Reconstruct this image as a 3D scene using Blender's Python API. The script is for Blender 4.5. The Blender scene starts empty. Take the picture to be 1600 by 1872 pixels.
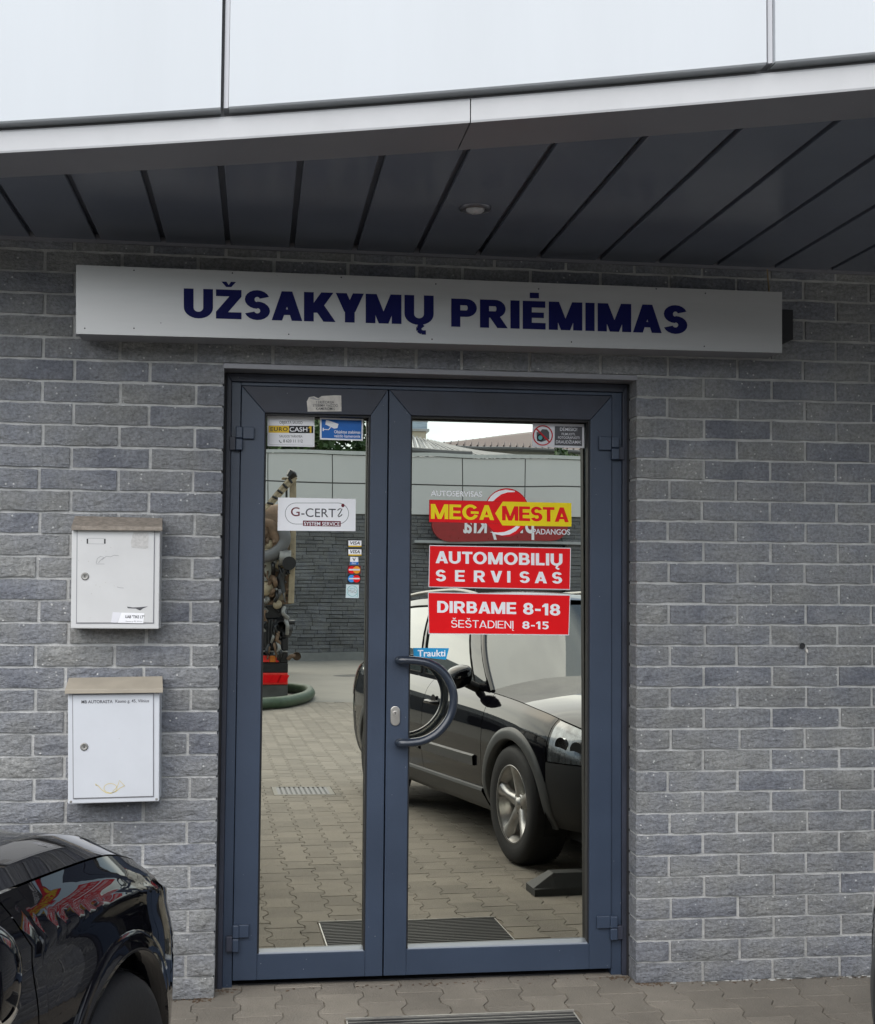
import bpy, bmesh, math, random
import numpy as np
from mathutils import Vector, Matrix

random.seed(7)
sc = bpy.context.scene
COL = sc.collection

# ------------------------------------------------------------------ camera
FPX, YAW, PITCH, ROLL = 2396.77, 0.1350, 0.0499, 0.0082     # focal length in pixels of the 1600 px wide photo
CAM = np.array([-1.3066, -4.4505, 1.3943])
PW, PH = 1600.0, 1872.0


def cam_axes(a, b, c):
    ca, sa, cb, sb, cc, s_ = math.cos(a), math.sin(a), math.cos(b), math.sin(b), math.cos(c), math.sin(c)
    fwd = np.array([sa * cb, ca * cb, sb])
    right = np.array([ca, -sa, 0.0])
    up = np.cross(right, fwd)
    return cc * right + s_ * up, cc * up - s_ * right, fwd


RX, UP, FW = cam_axes(YAW, PITCH, ROLL)
camd = bpy.data.cameras.new("camera")
cam = bpy.data.objects.new("camera", camd)
COL.objects.link(cam)
camd.sensor_fit = 'HORIZONTAL'
camd.sensor_width = 36.0
camd.lens = FPX / PW * 36.0
camd.clip_start = 0.05
camd.clip_end = 600.0
m = Matrix.Identity(4)
for i in range(3):
    m[i][0], m[i][1], m[i][2], m[i][3] = RX[i], UP[i], -FW[i], CAM[i]
cam.matrix_world = m
sc.camera = cam

# ------------------------------------------------------------------ light, sky, exposure
SUN_EL, SUN_AZ = math.radians(48), math.radians(205)        # azimuth clockwise from +Y
world = bpy.data.worlds.new("World")
sc.world = world
world.use_nodes = True
wn, wl = world.node_tree.nodes, world.node_tree.links
wn.clear()
wo = wn.new("ShaderNodeOutputWorld")
bg = wn.new("ShaderNodeBackground")
sky = wn.new("ShaderNodeTexSky")
sky.sky_type = 'NISHITA'
sky.sun_disc = False
sky.sun_elevation = SUN_EL
sky.sun_rotation = SUN_AZ
sky.air_density = 1.2
sky.dust_density = 1.5
tc = wn.new("ShaderNodeTexCoord")
mp = wn.new("ShaderNodeMapping")
mp.inputs['Scale'].default_value = (1.0, 1.0, 2.6)
nz_ = wn.new("ShaderNodeTexNoise")
nz_.inputs['Scale'].default_value = 2.1
nz_.inputs['Detail'].default_value = 7
nz_.inputs['Roughness'].default_value = 0.55
rp = wn.new("ShaderNodeValToRGB")
rp.color_ramp.elements[0].position = 0.435
rp.color_ramp.elements[0].color = (0.10, 0.10, 0.10, 1)
rp.color_ramp.elements[1].position = 0.565
nz2 = wn.new("ShaderNodeTexNoise")
nz2.inputs['Scale'].default_value = 4.5
nz2.inputs['Detail'].default_value = 6
rp2 = wn.new("ShaderNodeValToRGB")
rp2.color_ramp.elements[0].position = 0.3
rp2.color_ramp.elements[0].color = (6.9, 7.8, 9.0, 1)
rp2.color_ramp.elements[1].position = 0.7
rp2.color_ramp.elements[1].color = (10.4, 11.1, 11.6, 1)
mx = wn.new("ShaderNodeMix")
mx.data_type = 'RGBA'
wl.new(tc.outputs['Generated'], mp.inputs['Vector'])
wl.new(mp.outputs['Vector'], nz_.inputs['Vector'])
wl.new(mp.outputs['Vector'], nz2.inputs['Vector'])
wl.new(nz_.outputs['Fac'], rp.inputs['Fac'])
wl.new(nz2.outputs['Fac'], rp2.inputs['Fac'])
wl.new(rp.outputs['Color'], mx.inputs['Factor'])
wl.new(sky.outputs['Color'], mx.inputs[6])
wl.new(rp2.outputs['Color'], mx.inputs[7])
wl.new(mx.outputs[2], bg.inputs['Color'])
bg.inputs['Strength'].default_value = 0.080
wl.new(bg.outputs['Background'], wo.inputs['Surface'])

sun = bpy.data.lights.new("sun", 'SUN')
sun.energy = 1.5
sun.angle = math.radians(80)
sun.color = (1.0, 0.965, 0.91)
suno = bpy.data.objects.new("sun", sun)
COL.objects.link(suno)
sd = Vector((math.sin(SUN_AZ) * math.cos(SUN_EL), math.cos(SUN_AZ) * math.cos(SUN_EL), math.sin(SUN_EL)))
suno.rotation_euler = sd.to_track_quat('Z', 'Y').to_euler()
suno.location = (0, -8, 12)

sc.view_settings.view_transform = 'Standard'
sc.view_settings.look = 'None'
sc.view_settings.exposure = 1.20
sc.view_settings.gamma = 1.0
sc.view_settings.use_curve_mapping = False
sc.cycles.max_bounces = 8
sc.cycles.glossy_bounces = 5
sc.cycles.sample_clamp_indirect = 6.0

# ------------------------------------------------------------------ measuring helpers
nrm = lambda v: v / np.linalg.norm(v)


def ray(x, y):
    return RX * ((x - PW / 2) / FPX) + UP * (-(y - PH / 2) / FPX) + FW


def onY(x, y, Y):
    d = ray(x, y)
    return CAM + d * ((Y - CAM[1]) / d[1])


def onZ(x, y, Z):
    d = ray(x, y)
    return CAM + d * ((Z - CAM[2]) / d[2])


YG = 0.145                                   # depth of the mirror glass behind the brick face
PN = nrm(np.array([0, -1, 0]) - nrm(ray(388, 1118)))     # the panes lean about one degree
PL, PR = onY(578, 1240, YG), onY(912, 1240, YG)


def on_pane(x, y, off=0.0, right=None):
    P0 = (PL if x < 690 else PR) if right is None else (PR if right else PL)
    P0 = P0 + PN * off
    d = ray(x, y)
    return CAM + d * (((P0 - CAM) @ PN) / (d @ PN))


def refl(x, y):
    P0 = PL if x < 690 else PR
    d = nrm(ray(x, y))
    H = CAM + d * (((P0 - CAM) @ PN) / (d @ PN))
    return H, d - 2 * (d @ PN) * PN


def mY(x, y, Y):
    H, d = refl(x, y)
    return H + d * ((Y - H[1]) / d[1])


def mZ(x, y, Z=0.0):
    H, d = refl(x, y)
    return H + d * ((Z - H[2]) / d[2])


# ------------------------------------------------------------------ object helpers
def tag(o, label=None, cat=None, group=None, kind=None):
    if label: o['label'] = label
    if cat: o['category'] = cat
    if group: o['group'] = group
    if kind: o['kind'] = kind
    return o


ROOTLOC = {}


def thing(name, loc, label, cat, group=None, rz=0.0, scale=1.0):
    o = bpy.data.objects.new(name, None)
    o.empty_display_size = 0.1
    o.location = loc
    o.rotation_euler = (0, 0, rz)
    o.scale = (scale,) * 3
    COL.objects.link(o)
    ROOTLOC[o.name] = Vector(loc)
    return tag(o, label, cat, group)


class MB:
    def __init__(s):
        s.v, s.f = [], []

    def add(s, vs, fs):
        n = len(s.v)
        s.v += [tuple(float(c) for c in v) for v in vs]
        s.f += [tuple(n + i for i in f) for f in fs]
        return s

    def box(s, x0, x1, y0, y1, z0, z1):
        x0, x1 = min(x0, x1), max(x0, x1)
        y0, y1 = min(y0, y1), max(y0, y1)
        z0, z1 = min(z0, z1), max(z0, z1)
        return s.add([(x0, y0, z0), (x1, y0, z0), (x1, y1, z0), (x0, y1, z0), (x0, y0, z1), (x1, y0, z1), (x1, y1, z1), (x0, y1, z1)],
                     [(0, 3, 2, 1), (4, 5, 6, 7), (0, 1, 5, 4), (1, 2, 6, 5), (2, 3, 7, 6), (3, 0, 4, 7)])

    def prism(s, pts, d):
        """closed polygon pts (3D) pushed along vector d"""
        n = len(pts)
        p = [np.array(q, float) for q in pts]
        d = np.array(d, float)
        return s.add(p + [q + d for q in p],
                     [tuple(range(n)), tuple(range(2 * n - 1, n - 1, -1))] + [(i, i + n, (i + 1) % n + n, (i + 1) % n) for i in range(n)])

    def grid(s, rows, flip=False, skip=None):
        n = len(s.v)
        R_, C_ = len(rows), len(rows[0])
        s.v += [tuple(float(c) for c in v) for r in rows for v in r]
        for i in range(R_ - 1):
            for j in range(C_ - 1):
                if skip and skip(i, j): continue
                q = (n + i * C_ + j, n + i * C_ + j + 1, n + (i + 1) * C_ + j + 1, n + (i + 1) * C_ + j)
                s.f.append(q[::-1] if flip else q)
        return s

    def tube(s, pts, r, seg=10, caps=True):
        pts = [np.array(p, float) for p in pts]
        rs = r if hasattr(r, '__len__') else [r] * len(pts)
        rows = []
        up = np.array([0.0, 0, 1])
        prev = None
        for i, p in enumerate(pts):
            t = nrm(pts[min(i + 1, len(pts) - 1)] - pts[max(i - 1, 0)])
            if prev is None:
                a = np.cross(t, up)
                if np.linalg.norm(a) < 1e-3: a = np.cross(t, np.array([1.0, 0, 0]))
            else:
                a = prev - t * (prev @ t)
            a = nrm(a)
            prev = a
            b = np.cross(t, a)
            rows.append([p + rs[i] * (math.cos(q) * a + math.sin(q) * b) for q in [2 * math.pi * k / seg for k in range(seg + 1)]])
        s.grid(rows, flip=True)
        if caps:
            s.add(rows[0][:-1], [tuple(range(seg))])
            s.add(rows[-1][:-1], [tuple(range(seg - 1, -1, -1))])
        return s

    def lathe(s, prof, origin, axis='x', seg=32):
        """prof: (r, h) pairs turned about an axis through origin"""
        o = np.array(origin, float)
        rows = []
        for r, h in prof:
            row = []
            for k in range(seg + 1):
                q = 2 * math.pi * k / seg
                c, s2 = r * math.cos(q), r * math.sin(q)
                row.append(o + (np.array([h, c, s2]) if axis == 'x' else np.array([c, h, s2]) if axis == 'y' else np.array([c, s2, h])))
            rows.append(row)
        return s.grid(rows)

    def build(s, name, mat, parent=None, smooth=False, bevel=0.0, local=False, label=None, kind=None, recalc=True, merge=False):
        me = bpy.data.meshes.new(name)
        me.from_pydata(s.v, [], s.f)
        if recalc or merge:
            b = bmesh.new()
            b.from_mesh(me)
            if merge: bmesh.ops.remove_doubles(b, verts=b.verts, dist=1e-5)
            if recalc: bmesh.ops.recalc_face_normals(b, faces=b.faces)
            b.to_mesh(me)
            b.free()
        if smooth: me.polygons.foreach_set('use_smooth', [True] * len(me.polygons))
        me.materials.append(mat)
        o = bpy.data.objects.new(name, me)
        COL.objects.link(o)
        if bevel:
            bv = o.modifiers.new('bevel', 'BEVEL')
            bv.width = bevel
            bv.segments = 2
            bv.limit_method = 'ANGLE'
        attach(o, parent, local)
        if label: o['label'] = label
        if kind: o['kind'] = kind
        return o


def attach(o, parent, local=False):
    if parent is None: return o
    o.parent = parent
    if not local and parent.name in ROOTLOC:
        o.matrix_parent_inverse = Matrix.Translation(-ROOTLOC[parent.name])
    return o


def inst(me, name, loc, parent, rot=None, local=False):
    o = bpy.data.objects.new(name, me)
    o.location = loc
    if rot: o.rotation_euler = rot
    COL.objects.link(o)
    return attach(o, parent, local)


# ------------------------------------------------------------------ materials
def pm(name, col, var=0.08, vscale=6.0, rough=0.6, rvar=0.08, metal=0.0, spec=0.5, coat=0.0, bump=0.0, bscale=60.0, col2=None, ior=None,
       specks=None, trans=0.0, objvar=0.0, stretch=None, emit=0.0, alpha=1.0):
    M = bpy.data.materials.new(name)
    M.use_nodes = True
    N, L = M.node_tree.nodes, M.node_tree.links
    P = N['Principled BSDF']
    P.inputs['Metallic'].default_value = metal
    P.inputs['Specular IOR Level'].default_value = spec
    P.inputs['Coat Weight'].default_value = coat
    P.inputs['Coat Roughness'].default_value = 0.02
    P.inputs['Transmission Weight'].default_value = trans
    P.inputs['Alpha'].default_value = alpha
    if ior: P.inputs['IOR'].default_value = ior
    geo = N.new('ShaderNodeNewGeometry')
    vec = geo.outputs['Position']
    if stretch:
        mpn = N.new('ShaderNodeMapping')
        mpn.inputs['Scale'].default_value = stretch
        L.new(vec, mpn.inputs['Vector'])
        vec = mpn.outputs['Vector']
    n1 = N.new('ShaderNodeTexNoise')
    n1.inputs['Scale'].default_value = vscale
    n1.inputs['Detail'].default_value = 6
    n1.inputs['Roughness'].default_value = 0.62
    L.new(vec, n1.inputs['Vector'])
    r1 = N.new('ShaderNodeValToRGB')
    c = np.array(col)
    lo = tuple(c * (1 - var)) + (1,)
    hi = tuple(np.minimum(c * (1 + var), 1.0)) + (1,) if col2 is None else tuple(col2) + (1,)
    r1.color_ramp.elements[0].position = 0.32
    r1.color_ramp.elements[1].position = 0.68
    r1.color_ramp.elements[0].color = lo
    r1.color_ramp.elements[1].color = hi
    L.new(n1.outputs['Fac'], r1.inputs['Fac'])
    out = r1.outputs['Color']
    if objvar:
        oi = N.new('ShaderNodeObjectInfo')
        hv = N.new('ShaderNodeHueSaturation')
        mr = N.new('ShaderNodeMapRange')
        mr.inputs['To Min'].default_value = 1 - objvar
        mr.inputs['To Max'].default_value = 1 + objvar
        L.new(oi.outputs['Random'], mr.inputs['Value'])
        L.new(mr.outputs['Result'], hv.inputs['Value'])
        L.new(out, hv.inputs['Color'])
        out = hv.outputs['Color']
    if specks:
        sc_, th, scol = specks
        v = N.new('ShaderNodeTexVoronoi')
        v.inputs['Scale'].default_value = sc_
        L.new(geo.outputs['Position'], v.inputs['Vector'])
        rr = N.new('ShaderNodeValToRGB')
        rr.color_ramp.elements[0].position = th * 0.7
        rr.color_ramp.elements[0].color = (1, 1, 1, 1)
        rr.color_ramp.elements[1].position = th
        rr.color_ramp.elements[1].color = (0, 0, 0, 1)
        L.new(v.outputs['Distance'], rr.inputs['Fac'])
        n3 = N.new('ShaderNodeTexNoise')
        n3.inputs['Scale'].default_value = sc_ * 0.35
        L.new(geo.outputs['Position'], n3.inputs['Vector'])
        r3 = N.new('ShaderNodeValToRGB')
        r3.color_ramp.elements[0].position = 0.52
        r3.color_ramp.elements[1].position = 0.58
        L.new(n3.outputs['Fac'], r3.inputs['Fac'])
        mu = N.new('ShaderNodeMath')
        mu.operation = 'MULTIPLY'
        L.new(rr.outputs['Color'], mu.inputs[0])
        L.new(r3.outputs['Color'], mu.inputs[1])
        mxx = N.new('ShaderNodeMix')
        mxx.data_type = 'RGBA'
        mxx.inputs[7].default_value = tuple(scol) + (1,)
        L.new(mu.outputs[0], mxx.inputs['Factor'])
        L.new(out, mxx.inputs[6])
        out = mxx.outputs[2]
    L.new(out, P.inputs['Base Color'])
    r2 = N.new('ShaderNodeMapRange')
    r2.inputs['To Min'].default_value = max(rough - rvar, 0.0)
    r2.inputs['To Max'].default_value = min(rough + rvar, 1.0)
    L.new(n1.outputs['Fac'], r2.inputs['Value'])
    L.new(r2.outputs['Result'], P.inputs['Roughness'])
    if bump:
        n2 = N.new('ShaderNodeTexNoise')
        n2.inputs['Scale'].default_value = bscale
        n2.inputs['Detail'].default_value = 5
        L.new(vec, n2.inputs['Vector'])
        b = N.new('ShaderNodeBump')
        b.inputs['Distance'].default_value = bump
        L.new(n2.outputs['Fac'], b.inputs['Height'])
        L.new(b.outputs['Normal'], P.inputs['Normal'])
    return M


def brick_mat(name, dark=1.0):
    M = pm(name, (0.19 * dark, 0.19 * dark, 0.195 * dark), var=0.10, vscale=5, rough=0.82, bump=0.0)
    N, L = M.node_tree.nodes, M.node_tree.links
    P = N['Principled BSDF']
    geo = [n for n in N if n.bl_idname == 'ShaderNodeNewGeometry'][0]
    oi = N.new('ShaderNodeObjectInfo')
    cr = N.new('ShaderNodeValToRGB')
    els = cr.color_ramp.elements
    els[0].position = 0.0
    els[0].color = (0.132 * dark, 0.140 * dark, 0.165 * dark, 1)
    els[1].position = 1.0
    els[1].color = (0.235 * dark, 0.236 * dark, 0.230 * dark, 1)
    for p_, c_ in ((0.25, (0.172, 0.180, 0.200)), (0.55, (0.198, 0.203, 0.212)), (0.8, (0.198, 0.201, 0.200))):
        e = els.new(p_)
        e.color = tuple(q * dark for q in c_) + (1,)
    # big soft patches across each stone, offset per object
    ad = N.new('ShaderNodeMath')
    ad.operation = 'MULTIPLY_ADD'
    n1 = N.new('ShaderNodeTexNoise')
    n1.inputs['Scale'].default_value = 7.0
    n1.inputs['Detail'].default_value = 4
    L.new(geo.outputs['Position'], n1.inputs['Vector'])
    L.new(oi.outputs['Random'], ad.inputs[0])
    ad.inputs[1].default_value = 0.62
    mm = N.new('ShaderNodeMapRange')
    mm.inputs['From Min'].default_value = 0.3
    mm.inputs['From Max'].default_value = 0.7
    mm.inputs['To Min'].default_value = -0.12
    mm.inputs['To Max'].default_value = 0.5
    L.new(n1.outputs['Fac'], mm.inputs['Value'])
    L.new(mm.outputs['Result'], ad.inputs[2])
    L.new(ad.outputs[0], cr.inputs['Fac'])
    # grain
    n2 = N.new('ShaderNodeTexNoise')
    n2.inputs['Scale'].default_value = 95.0
    n2.inputs['Detail'].default_value = 8
    n2.inputs['Roughness'].default_value = 0.7
    L.new(geo.outputs['Position'], n2.inputs['Vector'])
    g = N.new('ShaderNodeMapRange')
    g.inputs['From Min'].default_value = 0.3
    g.inputs['From Max'].default_value = 0.7
    g.inputs['To Min'].default_value = 0.60
    g.inputs['To Max'].default_value = 1.38
    L.new(n2.outputs['Fac'], g.inputs['Value'])
    mu = N.new('ShaderNodeMix')
    mu.data_type = 'RGBA'
    mu.blend_type = 'MULTIPLY'
    mu.inputs['Factor'].default_value = 1.0
    L.new(cr.outputs['Color'], mu.inputs[6])
    L.new(g.outputs['Result'], mu.inputs[7])
    # lime specks
    v = N.new('ShaderNodeTexVoronoi')
    v.inputs['Scale'].default_value = 46.0
    L.new(geo.outputs['Position'], v.inputs['Vector'])
    rr = N.new('ShaderNodeValToRGB')
    rr.color_ramp.elements[0].position = 0.10
    rr.color_ramp.elements[0].color = (1, 1, 1, 1)
    rr.color_ramp.elements[1].position = 0.17
    rr.color_ramp.elements[1].color = (0, 0, 0, 1)
    L.new(v.outputs['Distance'], rr.inputs['Fac'])
    sp = N.new('ShaderNodeSeparateColor')
    L.new(v.outputs['Color'], sp.inputs['Color'])
    gt = N.new('ShaderNodeMath')
    gt.operation = 'GREATER_THAN'
    gt.inputs[1].default_value = 0.74
    L.new(sp.outputs[0], gt.inputs[0])
    mu2 = N.new('ShaderNodeMath')
    mu2.operation = 'MULTIPLY'
    L.new(rr.outputs['Color'], mu2.inputs[0])
    L.new(gt.outputs[0], mu2.inputs[1])
    mu3 = N.new('ShaderNodeMath')
    mu3.operation = 'MULTIPLY'
    mu3.inputs[1].default_value = 0.62
    L.new(mu2.outputs[0], mu3.inputs[0])
    mx3 = N.new('ShaderNodeMix')
    mx3.data_type = 'RGBA'
    mx3.inputs[7].default_value = (0.72, 0.72, 0.70, 1)
    L.new(mu3.outputs[0], mx3.inputs['Factor'])
    nd = N.new('ShaderNodeTexNoise')
    nd.inputs['Scale'].default_value = 1.7
    nd.inputs['Detail'].default_value = 5
    nd.inputs['Roughness'].default_value = 0.65
    L.new(geo.outputs['Position'], nd.inputs['Vector'])
    md = N.new('ShaderNodeMapRange')
    md.inputs['From Min'].default_value = 0.35
    md.inputs['From Max'].default_value = 0.65
    md.inputs['To Min'].default_value = 0.84
    md.inputs['To Max'].default_value = 1.14
    L.new(nd.outputs['Fac'], md.inputs['Value'])
    mud = N.new('ShaderNodeMix')
    mud.data_type = 'RGBA'
    mud.blend_type = 'MULTIPLY'
    mud.inputs['Factor'].default_value = 1.0
    L.new(mu.outputs[2], mud.inputs[6])
    L.new(md.outputs['Result'], mud.inputs[7])
    L.new(mud.outputs[2], mx3.inputs[6])
    L.new(mx3.outputs[2], P.inputs['Base Color'])
    # relief: ripples plus grain
    mpn = N.new('ShaderNodeMapping')
    mpn.inputs['Scale'].default_value = (26, 26, 48)
    mpn.inputs['Rotation'].default_value = (0, 0.35, 0)
    L.new(geo.outputs['Position'], mpn.inputs['Vector'])
    n4 = N.new('ShaderNodeTexNoise')
    n4.inputs['Scale'].default_value = 1.0
    n4.inputs['Detail'].default_value = 6
    n4.inputs['Roughness'].default_value = 0.6
    L.new(mpn.outputs['Vector'], n4.inputs['Vector'])
    b1 = N.new('ShaderNodeBump')
    b1.inputs['Distance'].default_value = 0.020
    b1.inputs['Strength'].default_value = 0.9
    L.new(n4.outputs['Fac'], b1.inputs['Height'])
    b2 = N.new('ShaderNodeBump')
    b2.inputs['Distance'].default_value = 0.003
    b2.inputs['Strength'].default_value = 0.8
    L.new(n2.outputs['Fac'], b2.inputs['Height'])
    L.new(b1.outputs['Normal'], b2.inputs['Normal'])
    L.new(b2.outputs['Normal'], P.inputs['Normal'])
    return M


M_BRICK = brick_mat('split_brick', 1.14)
M_BRICK2 = brick_mat('split_brick_far', 0.85)
M_MORTAR = pm('mortar', (0.44, 0.44, 0.435), var=0.18, vscale=22, rough=0.9, bump=0.004, bscale=140)
M_FRAME = pm('anthracite_paint', (0.031, 0.047, 0.080), var=0.10, vscale=4, rough=0.42, rvar=0.06, bump=0.0004, bscale=220, specks=(38, 0.05, (0.35, 0.37, 0.4)))
M_FRAME2 = pm('anthracite_outer_paint', (0.026, 0.030, 0.047), var=0.30, vscale=6, rough=0.5, bump=0.0004, bscale=220, specks=(30, 0.04, (0.35, 0.35, 0.35)))
M_GASKET = pm('rubber_gasket', (0.012, 0.012, 0.014), rough=0.6)
M_ALUBEAD = pm('pale_glazing_bead', (0.15, 0.17, 0.20), rough=0.4, metal=0.3)
M_WHITEPANEL = pm('white_panel', (0.43, 0.455, 0.485), var=0.03, vscale=1.6, stretch=(2.2, 2.2, .25), rough=0.32, rvar=0.05, specks=(14, 0.012, (0.4, 0.4, 0.4)))
M_TRIM = pm('pale_trim', (0.42, 0.425, 0.44), var=0.06, vscale=5, rough=0.4)
M_JOINT = pm('joint_profile', (0.38, 0.39, 0.42), var=0.05, rough=0.45, metal=0.2)
M_SOFFIT = pm('soffit_panel_paint', (0.122, 0.138, 0.180), var=0.06, vscale=2, rough=0.22, rvar=0.05, specks=(24, 0.03, (0.3, 0.3, 0.32)))
M_SOFFITTRIM = pm('soffit_trim_paint', (0.19, 0.19, 0.215), var=0.08, vscale=4, rough=0.42, specks=(30, 0.05, (0.35, 0.33, 0.3)))
M_DARK = pm('dark_gap', (0.012, 0.012, 0.015), rough=0.7)
M_SIGN = pm('brushed_sign_face', (0.40, 0.40, 0.40), var=0.05, vscale=3, rough=0.35, rvar=0.08, metal=0.35, stretch=(0.4, 1, 6), specks=(16, 0.04, (0.05, 0.05, 0.05)))
M_SIGNSIDE = pm('sign_side', (0.24, 0.24, 0.26), var=0.06, rough=0.45, metal=0.3)
M_NAVY = pm('navy_vinyl', (0.004, 0.006, 0.075), var=0.05, rough=0.6, spec=0.15)
M_NAVYEDGE = pm('navy_vinyl_dark', (0.004, 0.005, 0.03), var=0.05, rough=0.3)
M_PAVER = pm('paver_concrete', (0.192, 0.172, 0.144), var=0.22, vscale=2.2, rough=0.9, bump=0.004, bscale=170, objvar=0.13, specks=(60, 0.10, (0.36, 0.35, 0.32)))
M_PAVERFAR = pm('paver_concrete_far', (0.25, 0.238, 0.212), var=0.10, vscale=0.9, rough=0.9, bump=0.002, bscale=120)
M_SAND = pm('joint_sand', (0.27, 0.24, 0.195), var=0.3, vscale=18, rough=0.95, bump=0.004, bscale=220)
M_BOXWHITE = pm('mailbox_white', (0.60, 0.60, 0.60), var=0.04, vscale=6, rough=0.38, specks=(70, 0.10, (0.42, 0.40, 0.36)))
M_BOXWHITE2 = pm('mailbox_cool_white', (0.58, 0.60, 0.64), var=0.03, vscale=6, rough=0.34, specks=(26, 0.04, (0.42, 0.42, 0.4)))
M_LID1 = pm('weathered_lid', (0.26, 0.225, 0.19), var=0.3, vscale=60, rough=0.75, bump=0.002, bscale=120)
M_LID2 = pm('beige_lid', (0.36, 0.32, 0.26), var=0.08, vscale=12, rough=0.65)
M_STEEL = pm('steel', (0.55, 0.53, 0.50), rough=0.3, metal=0.9)
M_STEELDULL = pm('dull_steel', (0.28, 0.275, 0.26), rough=0.5, metal=0.6, var=0.15, vscale=30)
M_BLACK = pm('matt_black', (0.01, 0.01, 0.012), rough=0.55)
M_RUBBER = pm('tyre_rubber', (0.008, 0.008, 0.0095), rough=0.72, bump=0.001, bscale=90)
M_STOP = pm('wheel_stop_rubber', (0.022, 0.024, 0.024), rough=0.65, var=0.2, vscale=30, bump=0.001, bscale=120, specks=(60, 0.1, (0.12, 0.12, 0.1)))


def vinyl(name, col, rough=0.35):
    return pm(name, col, var=0.02, vscale=20, rough=rough, rvar=0.03, spec=0.22)


V_WHITE = vinyl('vinyl_white', (0.88, 0.88, 0.91))
V_RED = vinyl('vinyl_red', (0.80, 0.004, 0.008))
V_REDDK = vinyl('vinyl_dark_red', (0.50, 0.012, 0.02))
V_YELLOW = vinyl('vinyl_yellow', (0.92, 0.72, 0.008))
V_YELLOW2 = vinyl('vinyl_amber', (0.76, 0.50, 0.03))
V_BLUE = vinyl('vinyl_blue', (0.015, 0.14, 0.50))
V_CYAN = vinyl('vinyl_cyan', (0.02, 0.30, 0.60))
V_BLACK = vinyl('vinyl_black', (0.012, 0.012, 0.014))
V_GREY = vinyl('vinyl_grey', (0.09, 0.09, 0.10))
V_MIDGREY = vinyl('vinyl_mid_grey', (0.35, 0.35, 0.36))
V_PALE = vinyl('vinyl_pale', (0.72, 0.72, 0.76))
V_MAROON = vinyl('vinyl_maroon', (0.14, 0.008, 0.02))
V_ORANGE = vinyl('vinyl_orange', (0.85, 0.33, 0.02))
V_LBLUE = vinyl('vinyl_light_blue', (0.05, 0.28, 0.72))
V_TEAL = vinyl('vinyl_teal', (0.12, 0.42, 0.44))
V_ICE = vinyl('vinyl_ice', (0.60, 0.72, 0.74))
V_PAPER = pm('worn_paper', (0.60, 0.57, 0.53), var=0.2, vscale=50, rough=0.8)
V_INK = vinyl('print_ink', (0.07, 0.07, 0.08), 0.6)
V_GOLD = vinyl('print_gold', (0.62, 0.50, 0.16), 0.5)
V_SHADOWLINE = vinyl('print_outline', (0.10, 0.005, 0.03))

# mirror glass: coated, faintly wavy
M_GLASS = bpy.data.materials.new('mirror_glass')
M_GLASS.use_nodes = True
_N, _L = M_GLASS.node_tree.nodes, M_GLASS.node_tree.links
_P = _N['Principled BSDF']
_P.inputs['Metallic'].default_value = 1.0
_P.inputs['Base Color'].default_value = (0.72, 0.715, 0.63, 1)
_P.inputs['Roughness'].default_value = 0.0
_g = _N.new('ShaderNodeNewGeometry')
_n = _N.new('ShaderNodeTexNoise')
_n.inputs['Scale'].default_value = 2.6
_n.inputs['Detail'].default_value = 1
_b = _N.new('ShaderNodeBump')
_b.inputs['Distance'].default_value = 0.00025
_L.new(_g.outputs['Position'], _n.inputs['Vector'])
_L.new(_n.outputs['Fac'], _b.inputs['Height'])
_L.new(_b.outputs['Normal'], _P.inputs['Normal'])

# ------------------------------------------------------------------ text and flat print
_txt_cache = {}


def text_geo(s, weight=0.0, spacing=1.0, shear=0.0):
    key = (s, weight, spacing, shear)
    if key in _txt_cache: return _txt_cache[key]
    cu = bpy.data.curves.new('lettering', 'FONT')
    cu.body = s
    cu.size = 1.0
    cu.offset = weight
    cu.space_character = spacing
    cu.shear = shear
    cu.resolution_u = 5
    ob = bpy.data.objects.new('lettering', cu)
    COL.objects.link(ob)
    bpy.context.view_layer.update()
    me = bpy.data.meshes.new_from_object(ob.evaluated_get(bpy.context.evaluated_depsgraph_get()))
    vs = np.array([v.co[:2] for v in me.vertices])
    fs = [tuple(p.vertices) for p in me.polygons]
    bpy.data.objects.remove(ob)
    bpy.data.curves.remove(cu)
    bpy.data.meshes.remove(me)
    _txt_cache[key] = (vs, fs)
    return vs, fs


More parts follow.
